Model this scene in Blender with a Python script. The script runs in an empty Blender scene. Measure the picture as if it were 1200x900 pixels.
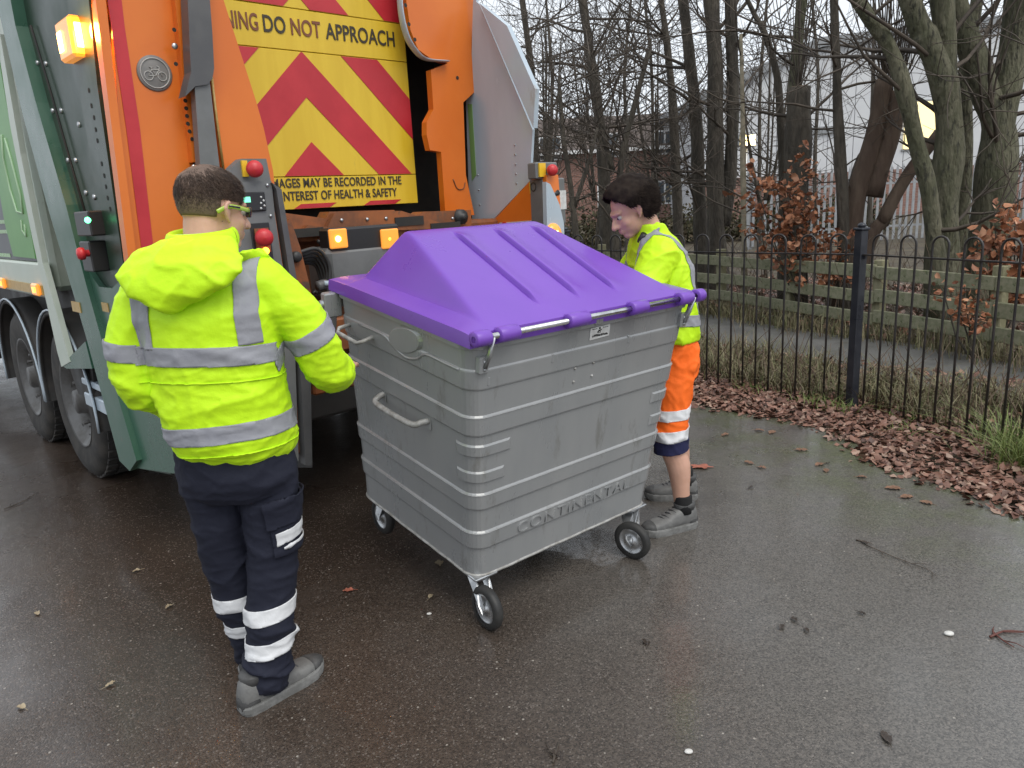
import bpy, bmesh, math, random
import numpy as np
from mathutils import Vector, Matrix, noise

rnd = random.Random(7)
rng = np.random.default_rng(11)
scene = bpy.context.scene
COL = scene.collection

# ------------------------------------------------------------------ camera
F, CAMH = 876.0, 1.62                       # focal length in pixels of a 1200 px wide frame
PITCH, ROLL = math.radians(13.9), math.radians(3.1)
def cam_axes():
    cp, sp = math.cos(PITCH), math.sin(PITCH)
    fwd = np.array([0, cp, -sp]); dn = np.array([0, -sp, -cp]); rt = np.array([1., 0, 0])
    c, s = math.cos(ROLL), math.sin(ROLL)
    return np.array([c*rt + s*dn, -s*rt + c*dn, fwd])
CM = cam_axes()
CO = np.array([0, 0, CAMH])
cam_d = bpy.data.cameras.new('camera')
cam = bpy.data.objects.new('camera', cam_d); COL.objects.link(cam)
cam_d.sensor_width = 36.0; cam_d.lens = F/1200*36
cam_d.clip_start = 0.05; cam_d.clip_end = 2000
mw = Matrix.Identity(4)
for i in range(3):
    mw[i][0] = CM[0][i]; mw[i][1] = -CM[1][i]; mw[i][2] = -CM[2][i]
mw[2][3] = CAMH
cam.matrix_world = mw
scene.camera = cam
scene.cycles.max_bounces = 7; scene.cycles.diffuse_bounces = 3; scene.cycles.glossy_bounces = 3

# ------------------------------------------------------------------ world, sun, exposure: flat winter overcast
world = bpy.data.worlds.new('World'); scene.world = world; world.use_nodes = True
wn, wl = world.node_tree.nodes, world.node_tree.links
wn.clear()
SUN_EL, SUN_ROT = math.radians(55), math.radians(145)
sky = wn.new('ShaderNodeTexSky'); sky.sky_type = 'NISHITA'; sky.sun_disc = False
sky.sun_elevation = SUN_EL; sky.sun_rotation = SUN_ROT; sky.air_density = 1.0; sky.dust_density = 4.0; sky.ozone_density = 1.0
hs = wn.new('ShaderNodeHueSaturation'); hs.inputs['Saturation'].default_value = 0.22
cl = wn.new('ShaderNodeMix'); cl.data_type = 'RGBA'; cl.inputs[0].default_value = 0.8
cl.inputs[7].default_value = (6.6, 7.05, 7.6, 1)       # the cloud deck
bg = wn.new('ShaderNodeBackground'); bg.inputs['Strength'].default_value = 0.125
wo = wn.new('ShaderNodeOutputWorld')
wl.new(sky.outputs[0], hs.inputs['Color']); wl.new(hs.outputs[0], cl.inputs[6])
wl.new(cl.outputs[2], bg.inputs[0]); wl.new(bg.outputs[0], wo.inputs[0])
sd = bpy.data.lights.new('sun', 'SUN'); sd.energy = 1.3; sd.angle = math.radians(40); sd.color = (1, 0.95, 0.87)
so = bpy.data.objects.new('sun', sd); COL.objects.link(so)
so.rotation_euler = (math.radians(90)-SUN_EL, 0, math.radians(35))
so.location = (0, -5, 10)
vs = scene.view_settings
vs.view_transform = 'Standard'; vs.look = 'None'; vs.gamma = 1; vs.use_curve_mapping = False
vs.exposure = 0.40

# ------------------------------------------------------------------ pixel helpers (a pixel is only a direction)
def ray(x, y): return CM.T @ np.array([(x-600)/F, (y-450)/F, 1.0])
def gnd(x, y, z=0.0):
    d = ray(x, y); return CO + d*((z-CAMH)/d[2])
def atY(x, y, Y):
    d = ray(x, y); return CO + d*(Y/d[1])
def atplane(x, y, p0, n):
    d = ray(x, y); return CO + d*(np.dot(np.asarray(p0)-CO, n)/np.dot(d, n))

# ------------------------------------------------------------------ materials
def mat(name, col, rough=0.5, metal=0.0, col2=None, nscale=6.0, amount=0.6, bump=0.0, bscale=60.0,
        rvar=0.0, spec=0.5, emit=None, estr=0.0, coat=0.0, sheen=0.0, stretch=None, alpha=1.0, trans=0.0, detail=6.0, col3=None, n3=0.9, thr3=0.6):
    m = bpy.data.materials.new(name); m.use_nodes = True
    nt = m.node_tree; N, L = nt.nodes, nt.links
    b = N['Principled BSDF']
    b.inputs['Roughness'].default_value = rough; b.inputs['Metallic'].default_value = metal
    b.inputs['Specular IOR Level'].default_value = spec
    b.inputs['Base Color'].default_value = (*col, 1)
    if coat: b.inputs['Coat Weight'].default_value = coat; b.inputs['Coat Roughness'].default_value = 0.15
    if sheen: b.inputs['Sheen Weight'].default_value = sheen
    if trans: b.inputs['Transmission Weight'].default_value = trans
    if emit: b.inputs['Emission Color'].default_value = (*emit, 1); b.inputs['Emission Strength'].default_value = estr
    tc = N.new('ShaderNodeTexCoord'); src = tc.outputs['Object']
    if stretch:
        mp = N.new('ShaderNodeMapping'); mp.inputs['Scale'].default_value = stretch
        L.new(src, mp.inputs['Vector']); src = mp.outputs[0]
    if col2 is not None or rvar:
        nz = N.new('ShaderNodeTexNoise'); nz.inputs['Scale'].default_value = nscale; nz.inputs['Detail'].default_value = detail
        nz.inputs['Roughness'].default_value = 0.62
        L.new(src, nz.inputs['Vector'])
        rp = N.new('ShaderNodeMapRange'); rp.inputs[1].default_value = 0.5-0.5*amount*0.5; rp.inputs[2].default_value = 0.5+0.5*amount*0.5
        rp.interpolation_type = 'SMOOTHSTEP'
        L.new(nz.outputs[0], rp.inputs[0])
        if col2 is not None:
            mx = N.new('ShaderNodeMix'); mx.data_type = 'RGBA'
            mx.inputs[6].default_value = (*col, 1); mx.inputs[7].default_value = (*col2, 1)
            L.new(rp.outputs[0], mx.inputs[0])
            out = mx.outputs[2]
            if col3 is not None:
                n2 = N.new('ShaderNodeTexNoise'); n2.inputs['Scale'].default_value = nscale*n3; n2.inputs['Detail'].default_value = 9
                n2.noise_dimensions = '4D'; n2.inputs['W'].default_value = 3.3; n2.inputs['Roughness'].default_value = 0.7
                L.new(src, n2.inputs['Vector'])
                r2 = N.new('ShaderNodeMapRange'); r2.inputs[1].default_value = thr3; r2.inputs[2].default_value = thr3+0.08
                L.new(n2.outputs[0], r2.inputs[0])
                m2 = N.new('ShaderNodeMix'); m2.data_type = 'RGBA'; m2.inputs[7].default_value = (*col3, 1)
                L.new(r2.outputs[0], m2.inputs[0]); L.new(out, m2.inputs[6]); out = m2.outputs[2]
            L.new(out, b.inputs['Base Color'])
        if rvar:
            rr = N.new('ShaderNodeMapRange'); rr.inputs[3].default_value = max(0.02, rough-rvar); rr.inputs[4].default_value = min(1, rough+rvar)
            L.new(nz.outputs[0], rr.inputs[0]); rr.inputs[1].default_value = 0.3; rr.inputs[2].default_value = 0.7
            L.new(rr.outputs[0], b.inputs['Roughness'])
    if bump:
        bn = N.new('ShaderNodeTexNoise'); bn.inputs['Scale'].default_value = bscale; bn.inputs['Detail'].default_value = 5
        L.new(src, bn.inputs['Vector'])
        bp = N.new('ShaderNodeBump'); bp.inputs['Strength'].default_value = 1.0; bp.inputs['Distance'].default_value = bump
        L.new(bn.outputs[0], bp.inputs['Height']); L.new(bp.outputs[0], b.inputs['Normal'])
    return m

# ------------------------------------------------------------------ mesh builder
class MB:
    def __init__(s): s.v = []; s.f = []; s.sm = []
    def add(s, vs, fs, smooth=False):
        o = len(s.v); s.v.extend([tuple(map(float, p)) for p in vs]); s.f.extend([tuple(i+o for i in f) for f in fs]); s.sm.extend([smooth]*len(fs)); return s
    def box(s, lo, hi, bev=0.0, M=None):
        (x0, y0, z0), (x1, y1, z1) = lo, hi
        if bev <= 0:
            vs = [(x0,y0,z0),(x1,y0,z0),(x1,y1,z0),(x0,y1,z0),(x0,y0,z1),(x1,y0,z1),(x1,y1,z1),(x0,y1,z1)]
            fs = [(0,3,2,1),(4,5,6,7),(0,1,5,4),(1,2,6,5),(2,3,7,6),(3,0,4,7)]
        else:
            b = min(bev, abs(x1-x0)*.45, abs(y1-y0)*.45, abs(z1-z0)*.45)
            cx, cy, cz = (x0+x1)/2, (y0+y1)/2, (z0+z1)/2
            hx, hy, hz = (x1-x0)/2, (y1-y0)/2, (z1-z0)/2
            vs = []; idx = {}
            for sx in (-1, 1):
                for sy in (-1, 1):
                    for sz in (-1, 1):
                        for k in range(3):
                            p = [sx*(hx-b), sy*(hy-b), sz*(hz-b)]
                            p[k] = (sx*hx, sy*hy, sz*hz)[k]
                            idx[(sx, sy, sz, k)] = len(vs); vs.append((cx+p[0], cy+p[1], cz+p[2]))
            fs = []
            for k in range(3):
                a, c = [(1, 2), (2, 0), (0, 1)][k]
                for sg in (-1, 1):
                    q = []
                    for (p, r) in ((-1, -1), (1, -1), (1, 1), (-1, 1)):
                        t = [0, 0, 0]; t[k] = sg; t[a] = p; t[c] = r; q.append(idx[(*t, k)])
                    fs.append(tuple(q if sg > 0 else q[::-1]))
            for k in range(3):
                a, c = [(1, 2), (2, 0), (0, 1)][k]
                for p in (-1, 1):
                    for r in (-1, 1):
                        t0 = [0, 0, 0]; t0[k] = -1; t0[a] = p; t0[c] = r; t1 = list(t0); t1[k] = 1
                        q = (idx[(*t0, a)], idx[(*t1, a)], idx[(*t1, c)], idx[(*t0, c)])
                        fs.append(q if p*r < 0 else q[::-1])
            for sx in (-1, 1):
                for sy in (-1, 1):
                    for sz in (-1, 1):
                        q = tuple(idx[(sx, sy, sz, k)] for k in range(3)); fs.append(q if sx*sy*sz > 0 else q[::-1])
        if M is not None: vs = [tuple(M @ Vector(p)) for p in vs]
        return s.add(vs, fs)
    def prism(s, poly, axis, a, b):
        """extrude a polygon given in the two other axes from a to b along axis (0,1,2)"""
        def mk(p, t):
            if axis == 0: return (t, p[0], p[1])
            if axis == 1: return (p[0], t, p[1])
            return (p[0], p[1], t)
        n = len(poly)
        vs = [mk(p, a) for p in poly] + [mk(p, b) for p in poly]
        fs = [tuple(range(n)), tuple(range(2*n-1, n-1, -1))] + [(i, i+n, (i+1) % n+n, (i+1) % n) for i in range(n)]
        return s.add(vs, fs)
    def tube(s, pts, rad, n=8, caps=True, smooth=True, flat=None):
        pts = [np.asarray(p, float) for p in pts]; m = len(pts)
        rad = [rad]*m if np.isscalar(rad) else list(rad)
        vs = []; prev = None
        for i in range(m):
            t = pts[min(i+1, m-1)] - pts[max(i-1, 0)]; t = t/(np.linalg.norm(t)+1e-12)
            if prev is None:
                up = np.array([0, 0, 1.]) if abs(t[2]) < 0.9 else np.array([1., 0, 0])
                if flat is not None: up = np.asarray(flat, float)
                a = np.cross(t, up); a /= np.linalg.norm(a)+1e-12
            else:
                a = prev - t*np.dot(prev, t); a /= np.linalg.norm(a)+1e-12
            prev = a; b = np.cross(t, a)
            r = rad[i]; rx, ry = (r if not np.isscalar(r) else (r, r))
            for k in range(n):
                an = 2*math.pi*k/n
                vs.append(pts[i] + a*(rx*math.cos(an)) + b*(ry*math.sin(an)))
        fs = [(i*n+k, i*n+(k+1) % n, (i+1)*n+(k+1) % n, (i+1)*n+k) for i in range(m-1) for k in range(n)]
        if caps: fs += [tuple(range(n-1, -1, -1)), tuple((m-1)*n+k for k in range(n))]
        return s.add(vs, fs, smooth)
    def lathe(s, prof, c, ax, n=24, smooth=True, arc=None):
        """prof: (radius, along) pairs, revolved about axis ax through c"""
        ax = np.asarray(ax, float); ax = ax/np.linalg.norm(ax); c = np.asarray(c, float)
        up = np.array([0, 0, 1.]) if abs(ax[2]) < 0.9 else np.array([1., 0, 0])
        a = np.cross(ax, up); a /= np.linalg.norm(a); b = np.cross(ax, a)
        vs = []; m = len(prof)
        for (r, h) in prof:
            for k in range(n):
                an = 2*math.pi*k/n; vs.append(c + ax*h + a*(r*math.cos(an)) + b*(r*math.sin(an)))
        fs = [(i*n+k, (i+1)*n+k, (i+1)*n+(k+1) % n, i*n+(k+1) % n) for i in range(m-1) for k in range(n)]
        return s.add(vs, fs, smooth)
    def ball(s, c, r, n=12, m=8, M=None):
        r = (r, r, r) if np.isscalar(r) else r
        vs = [(0, 0, -1)]
        for i in range(1, m):
            ph = -math.pi/2 + math.pi*i/m
            vs += [(math.cos(ph)*math.cos(2*math.pi*k/n), math.cos(ph)*math.sin(2*math.pi*k/n), math.sin(ph)) for k in range(n)]
        vs.append((0, 0, 1)); top = len(vs)-1
        fs = [(0, 1+(k+1) % n, 1+k) for k in range(n)]
        for i in range(m-2):
            fs += [(1+i*n+k, 1+i*n+(k+1) % n, 1+(i+1)*n+(k+1) % n, 1+(i+1)*n+k) for k in range(n)]
        fs += [(1+(m-2)*n+k, 1+(m-2)*n+(k+1) % n, top) for k in range(n)]
        out = []
        for p in vs:
            q = Vector((p[0]*r[0], p[1]*r[1], p[2]*r[2]))
            if M is not None: q = M @ q
            out.append((q[0]+c[0], q[1]+c[1], q[2]+c[2]))
        return s.add(out, fs, True)
    def mesh(s, name):
        me = bpy.data.meshes.new(name); me.from_pydata(s.v, [], s.f)
        me.polygons.foreach_set('use_smooth', s.sm); me.update()
        return me
    def build(s, name, m, parent=None, off=(0, 0, 0), fixn=True):
        if off is not None and any(off): s.v = [(p[0]-off[0], p[1]-off[1], p[2]-off[2]) for p in s.v]
        me = s.mesh(name)
        if fixn:
            bm = bmesh.new(); bm.from_mesh(me); bmesh.ops.recalc_face_normals(bm, faces=bm.faces); bm.to_mesh(me); bm.free()
        me.materials.append(m)
        return link(name, me, parent)
def link(name, me, parent=None):
    o = bpy.data.objects.new(name, me); COL.objects.link(o)
    if parent is not None: o.parent = parent
    return o
def tag(o, label=None, cat=None, group=None, kind=None):
    if label: o['label'] = label
    if cat: o['category'] = cat
    if group: o['group'] = group
    if kind: o['kind'] = kind
    return o
def empty(name, loc, rz=0.0, label=None, cat=None, group=None):
    o = bpy.data.objects.new(name, None); COL.objects.link(o)
    o.location = loc; o.rotation_euler = (0, 0, rz); o.empty_display_size = 0.2
    return tag(o, label, cat, group)
def np_mesh(name, V, Fq, m, parent=None, smooth=False):
    """fast mesh from numpy arrays; all faces with the same number of corners"""
    me = bpy.data.meshes.new(name); k = Fq.shape[1]
    me.vertices.add(len(V)); me.vertices.foreach_set('co', np.ascontiguousarray(V, dtype=np.float32).ravel())
    me.loops.add(Fq.size); me.loops.foreach_set('vertex_index', np.ascontiguousarray(Fq, dtype=np.int32).ravel())
    me.polygons.add(len(Fq)); me.polygons.foreach_set('loop_start', np.arange(0, Fq.size, k, dtype=np.int32))
    me.polygons.foreach_set('loop_total', np.full(len(Fq), k, dtype=np.int32))
    if smooth: me.polygons.foreach_set('use_smooth', np.ones(len(Fq), dtype=bool))
    me.update(calc_edges=True); me.validate()
    me.materials.append(m)
    return link(name, me, parent)
def text_mesh(txt, size, depth=0.0015, shear=0.0, bold=0.0, space=1.0):
    cu = bpy.data.curves.new('lettering', 'FONT'); cu.body = txt; cu.size = size; cu.extrude = depth; cu.align_x = 'CENTER'; cu.align_y = 'CENTER'
    cu.offset = bold; cu.shear = shear; cu.space_character = space; cu.resolution_u = 4
    ob = bpy.data.objects.new('lettering', cu); COL.objects.link(ob)
    dg = bpy.context.evaluated_depsgraph_get()
    me = bpy.data.meshes.new_from_object(ob.evaluated_get(dg))
    bpy.data.objects.remove(ob); bpy.data.curves.remove(cu)
    return me
def evaluated(o):
    dg = bpy.context.evaluated_depsgraph_get(); dg.update()
    return bpy.data.meshes.new_from_object(o.evaluated_get(dg))
def catmull(pts, sub=6):
    P = [np.asarray(p, float) for p in pts]; P = [2*P[0]-P[1]] + P + [2*P[-1]-P[-2]]
    out = []
    for i in range(1, len(P)-2):
        for k in range(sub):
            t = k/sub
            out.append(0.5*((2*P[i]) + (-P[i-1]+P[i+1])*t + (2*P[i-1]-5*P[i]+4*P[i+1]-P[i+2])*t*t + (-P[i-1]+3*P[i]-3*P[i+1]+P[i+2])*t**3))
    out.append(P[-2]); return out
# ================================================================== SETTING
def N3(nt, t, **kw):
    n = nt.nodes.new(t)
    for k, v in kw.items(): setattr(n, k, v)
    return n
def island_mat(name, cols, rough=0.6, trans=0.0, spec=0.3, noise_amt=0.25):
    m = bpy.data.materials.new(name); m.use_nodes = True; nt = m.node_tree; L = nt.links
    b = nt.nodes['Principled BSDF']; b.inputs['Roughness'].default_value = rough; b.inputs['Specular IOR Level'].default_value = spec
    g = N3(nt, 'ShaderNodeNewGeometry'); r = N3(nt, 'ShaderNodeValToRGB')
    el = r.color_ramp.elements
    el[0].position = 0; el[0].color = (*cols[0], 1); el[1].position = 1; el[1].color = (*cols[-1], 1)
    for i, c in enumerate(cols[1:-1]): e = el.new((i+1)/(len(cols)-1)); e.color = (*c, 1)
    L.new(g.outputs['Random Per Island'], r.inputs[0])
    tc = N3(nt, 'ShaderNodeTexCoord'); nz = N3(nt, 'ShaderNodeTexNoise'); nz.inputs['Scale'].default_value = 45; nz.inputs['Detail'].default_value = 3
    L.new(tc.outputs['Object'], nz.inputs['Vector'])
    mr = N3(nt, 'ShaderNodeMapRange'); mr.inputs[3].default_value = 1-noise_amt*1.6; mr.inputs[4].default_value = 1+noise_amt; L.new(nz.outputs[0], mr.inputs[0])
    mm = N3(nt, 'ShaderNodeMix', data_type='RGBA', blend_type='MULTIPLY'); mm.inputs[0].default_value = 1
    L.new(r.outputs[0], mm.inputs[6]); L.new(mr.outputs[0], mm.inputs[7]); L.new(mm.outputs[2], b.inputs['Base Color'])
    if trans: b.inputs['Subsurface Weight'].default_value = 0
    return m

def asphalt_mat():
    m = bpy.data.materials.new('wet_asphalt'); m.use_nodes = True; nt = m.node_tree; L = nt.links
    b = nt.nodes['Principled BSDF']
    tc = N3(nt, 'ShaderNodeTexCoord'); P = tc.outputs['Object']
    def noise_(s, d=6, w=0.0, ro=0.6):
        n = N3(nt, 'ShaderNodeTexNoise', noise_dimensions='4D'); n.inputs['Scale'].default_value = s; n.inputs['Detail'].default_value = d
        n.inputs['W'].default_value = w; n.inputs['Roughness'].default_value = ro; L.new(P, n.inputs['Vector']); return n.outputs[0]
    def rng_(x, a, c, lo=0., hi=1., sm=True):
        r = N3(nt, 'ShaderNodeMapRange'); r.interpolation_type = 'SMOOTHSTEP' if sm else 'LINEAR'
        for i, v in zip((1, 2, 3, 4), (a, c, lo, hi)): r.inputs[i].default_value = v
        L.new(x, r.inputs[0]); return r.outputs[0]
    def mix_(f, a, c, bt='MIX'):
        x = N3(nt, 'ShaderNodeMix', data_type='RGBA', blend_type=bt)
        for i, v in ((0, f), (6, a), (7, c)):
            if isinstance(v, (tuple, float, int)): x.inputs[i].default_value = v if i == 0 else (*v, 1)
            else: L.new(v, x.inputs[i])
        return x.outputs[2]
    def math_(op, a, c=None):
        x = N3(nt, 'ShaderNodeMath', operation=op)
        for i, v in enumerate((a, c)):
            if v is None: continue
            if isinstance(v, (float, int)): x.inputs[i].default_value = v
            else: L.new(v, x.inputs[i])
        return x.outputs[0]
    sep = N3(nt, 'ShaderNodeSeparateXYZ'); L.new(P, sep.inputs[0]); X, Y = sep.outputs[0], sep.outputs[1]
    big = noise_(0.55, 5, 1.0)
    side = rng_(math_('ADD', math_('ADD', X, math_('MULTIPLY', Y, 0.35)), math_('MULTIPLY', big, 1.6)), 0.9, 3.0)
    base = mix_(rng_(big, 0.36, 0.64), (0.038, 0.026, 0.019), (0.057, 0.042, 0.032))
    base = mix_(side, base, (0.098, 0.090, 0.080))  # sky sheen towards the right, painted into the base as lighter grey
    # moss and dirt along the verge
    d1 = math_('ADD', math_('MULTIPLY', X, 0.71), math_('MULTIPLY', Y, 0.70))
    d2 = math_('ADD', math_('MULTIPLY', X, 0.906), math_('MULTIPLY', Y, 0.423))
    v = math_('MAXIMUM', rng_(d1, 3.7, 4.95), rng_(d2, 2.4, 3.75))
    moss = math_('MULTIPLY', v, rng_(noise_(2.6, 8, 2.0, 0.7), 0.38, 0.62))
    base = mix_(math_('MULTIPLY', moss, 0.8), base, (0.075, 0.088, 0.034))
    # aggregate: stones of a few millimetres
    vo = N3(nt, 'ShaderNodeTexVoronoi'); vo.inputs['Scale'].default_value = 190; L.new(P, vo.inputs['Vector'])
    sp = N3(nt, 'ShaderNodeSeparateColor'); L.new(vo.outputs['Color'], sp.inputs[0])
    base = mix_(1.0, base, rng_(sp.outputs[0], 0, 1, 0.55, 1.5, False), 'MULTIPLY')
    light = rng_(sp.outputs[1], 0.90, 0.98)
    base = mix_(math_('MULTIPLY', light, 0.55), base, (0.19, 0.165, 0.145))
    v2 = N3(nt, 'ShaderNodeTexVoronoi'); v2.inputs['Scale'].default_value = 46; L.new(P, v2.inputs['Vector'])
    s2 = N3(nt, 'ShaderNodeSeparateColor'); L.new(v2.outputs['Color'], s2.inputs[0])
    fleck = math_('MULTIPLY', rng_(s2.outputs[0], 0.955, 0.965), rng_(v2.outputs['Distance'], 0.22, 0.14))
    base = mix_(math_('MULTIPLY', fleck, 0.8), base, (0.34, 0.31, 0.27))
    stain = rng_(noise_(1.3, 7, 5.0, 0.65), 0.56, 0.7)
    base = mix_(math_('MULTIPLY', stain, 0.45), base, (0.032, 0.026, 0.022))
    L.new(base, b.inputs['Base Color'])
    # wetness
    wet = rng_(noise_(0.8, 6, 7.0, 0.55), 0.36, 0.66)
    rough = rng_(wet, 0, 1, 0.42, 0.17, False)
    px = math_('SUBTRACT', X, 0.13); py = math_('SUBTRACT', Y, 3.2)
    dist = math_('SQRT', math_('ADD', math_('MULTIPLY', px, px), math_('MULTIPLY', math_('MULTIPLY', py, py), 2.2)))
    pud = rng_(math_('ADD', dist, math_('MULTIPLY', noise_(3.2, 6, 4.0, 0.6), 0.75)), 0.72, 0.80, 1., 0.)
    rough = math_('MULTIPLY', rough, rng_(pud, 0, 1, 1, 0.12, False))
    L.new(rough, b.inputs['Roughness'])
    film = math_('MAXIMUM', rng_(noise_(1.1, 7, 11.0, 0.62), 0.38, 0.60, 0.25, 1.0), pud)
    L.new(film, b.inputs['Coat Weight']); b.inputs['Coat IOR'].default_value = 1.36
    L.new(rng_(noise_(2.3, 5, 12.0, 0.6), 0.35, 0.65, 0.07, 0.20), b.inputs['Coat Roughness'])
    cb_ = N3(nt, 'ShaderNodeBump'); cb_.inputs['Strength'].default_value = 0.22; cb_.inputs['Distance'].default_value = 0.0025
    L.new(math_('MULTIPLY', noise_(55, 4, 3.0), rng_(pud, 0, 1, 1, 0.05, False)), cb_.inputs['Height']); L.new(cb_.outputs[0], b.inputs['Coat Normal'])
    b.inputs['Specular IOR Level'].default_value = 0.5
    h = math_('ADD', math_('MULTIPLY', vo.outputs['Distance'], -0.6), math_('MULTIPLY', noise_(70, 5, 0.0), 0.8))
    h = math_('MULTIPLY', h, rng_(pud, 0, 1, 1, 0.04, False))
    bp = N3(nt, 'ShaderNodeBump'); bp.inputs['Strength'].default_value = 0.5; bp.inputs['Distance'].default_value = 0.0028
    L.new(h, bp.inputs['Height'])
    b2 = N3(nt, 'ShaderNodeBump'); b2.inputs['Strength'].default_value = 0.4; b2.inputs['Distance'].default_value = 0.02
    L.new(noise_(3.0, 3, 9.0), b2.inputs['Height']); L.new(bp.outputs[0], b2.inputs['Normal'])
    L.new(b2.outputs[0], b.inputs['Normal'])
    return m

M = {}
M['asphalt'] = asphalt_mat()
M['soil'] = mat('damp_soil', (0.05, 0.037, 0.026), 0.9, col2=(0.085, 0.07, 0.042), nscale=2.2, bump=0.03, bscale=14)
M['path'] = mat('path_tarmac', (0.085, 0.085, 0.082), 0.5, col2=(0.12, 0.118, 0.112), nscale=1.8, bump=0.006, bscale=90, rvar=0.15, col3=(0.07, 0.06, 0.04), n3=3, thr3=0.58)
M['leaf'] = island_mat('fallen_leaf', [(0.06, 0.029, 0.022), (0.18, 0.088, 0.062), (0.30, 0.16, 0.115), (0.10, 0.05, 0.036), (0.42, 0.29, 0.22), (0.22, 0.11, 0.078), (0.075, 0.04, 0.03), (0.35, 0.19, 0.14), (0.14, 0.07, 0.05)], 0.3)
M['beech'] = island_mat('copper_leaf', [(0.26, 0.095, 0.045), (0.42, 0.175, 0.085), (0.33, 0.125, 0.06), (0.50, 0.26, 0.15), (0.28, 0.115, 0.065), (0.18, 0.08, 0.05)], 0.5)
M['blade'] = island_mat('grass_blade', [(0.13, 0.12, 0.055), (0.23, 0.195, 0.11), (0.08, 0.10, 0.034), (0.29, 0.25, 0.16), (0.12, 0.13, 0.05), (0.17, 0.125, 0.08), (0.10, 0.07, 0.045)], 0.6)
M['green_blade'] = island_mat('green_grass', [(0.10, 0.15, 0.035), (0.17, 0.22, 0.06), (0.24, 0.27, 0.10), (0.13, 0.19, 0.045)], 0.5)
M['bramble'] = mat('bramble_stem', (0.10, 0.065, 0.045), 0.7, col2=(0.16, 0.12, 0.08), nscale=9)
M['bark'] = mat('bark_green', (0.075, 0.076, 0.042), 0.85, col2=(0.13, 0.122, 0.08), nscale=9, bump=0.05, bscale=26, stretch=(1, 1, 0.3), col3=(0.035, 0.034, 0.022), n3=2.6, thr3=0.53)
M['bark_dark'] = mat('bark_dark', (0.048, 0.041, 0.032), 0.85, col2=(0.092, 0.078, 0.060), nscale=9, bump=0.05, bscale=28, stretch=(1, 1, 0.25), col3=(0.10, 0.105, 0.07), n3=1.4, thr3=0.6)
M['bark_red'] = mat('bark_red_brown', (0.075, 0.048, 0.034), 0.85, col2=(0.12, 0.085, 0.06), nscale=6, bump=0.025, bscale=20, stretch=(1, 1, 0.25))
M['birch'] = mat('bark_pale', (0.30, 0.26, 0.19), 0.8, col2=(0.18, 0.16, 0.11), nscale=10)
M['cutwood'] = mat('cut_wood', (0.30, 0.21, 0.13), 0.8, col2=(0.2, 0.14, 0.09), nscale=12)
M['twig'] = mat('twig', (0.05, 0.04, 0.032), 0.8, col2=(0.09, 0.07, 0.052), nscale=4)
M['rail_paint'] = mat('black_railing_paint', (0.016, 0.015, 0.016), 0.38, col2=(0.032, 0.026, 0.024), nscale=16, rvar=0.12, bump=0.0008, bscale=160)
M['post_paint'] = mat('blue_black_post_paint', (0.018, 0.020, 0.028), 0.34, col2=(0.03, 0.032, 0.04), nscale=10, rvar=0.1, bump=0.0008, bscale=120)
M['timber'] = mat('weathered_timber', (0.20, 0.205, 0.12), 0.85, col2=(0.28, 0.27, 0.185), nscale=3.5, bump=0.006, bscale=40, stretch=(6, 0.7, 6), col3=(0.10, 0.12, 0.055), n3=0.6, thr3=0.55)
M['timber2'] = mat('weathered_timber_post', (0.21, 0.20, 0.115), 0.85, col2=(0.28, 0.26, 0.17), nscale=5, bump=0.006, bscale=40, stretch=(5, 5, 0.8))

# ---- ground sheets
g = MB(); g.add([(-900, -60, -0.02), (900, -60, -0.02), (900, 1500, -0.02), (-900, 1500, -0.02)], [(0, 1, 2, 3)])
tag(g.build('ground', M['soil'], fixn=False), kind='structure')
EDGE = [(1.0, 5.95), (1.43, 5.51), (1.68, 5.27), (1.92, 5.06), (2.14, 4.80), (2.16, 4.4), (2.10, 4.12), (2.24, 3.87), (2.35, 3.67), (2.46, 3.33), (2.60, 2.99), (2.9, 2.2), (3.3, 1.0), (4.2, -3)]
road = [(-60, -12), (4.5, -12)] + [(x, y) for x, y in reversed(EDGE)] + [(-2.2, 9.3), (-42, 52), (-60, 52)]
g = MB(); g.add([(x, y, 0) for x, y in road], [tuple(range(len(road)))])
ro = g.build('road', M['asphalt'], fixn=False); tag(ro, kind='structure')
bm = bmesh.new(); bm.from_mesh(ro.data); bmesh.ops.triangulate(bm, faces=bm.faces)
for f in bm.faces:
    if f.normal.z < 0: f.normal_flip()
bm.to_mesh(ro.data); bm.free()
PN = [(-2.0, 12.9), (1.2, 9.2), (2.08, 8.02), (2.48, 7.02), (2.92, 6.19), (3.35, 5.65), (3.64, 5.09), (4.1, 4.0), (4.9, 2.0)]
PF = [(-1.0, 14.6), (1.9, 11.2), (2.66, 9.9), (3.40, 8.2), (4.05, 7.35), (4.40, 6.31), (4.9, 5.2), (5.7, 3.0)]
g = MB()
def resamp(P, n):
    P = np.array(P); s = np.r_[0, np.cumsum(np.hypot(*np.diff(P, axis=0).T))]; t = np.linspace(0, s[-1], n)
    return np.c_[np.interp(t, s, P[:, 0]), np.interp(t, s, P[:, 1])]
a, c = resamp(PN, 24), resamp(PF, 24)
g.add([(x, y, -0.008) for x, y in a] + [(x, y, -0.008) for x, y in c], [(i, i+1, i+25, i+24) for i in range(23)])
tag(g.build('path', M['path'], fixn=False), kind='structure')

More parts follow.
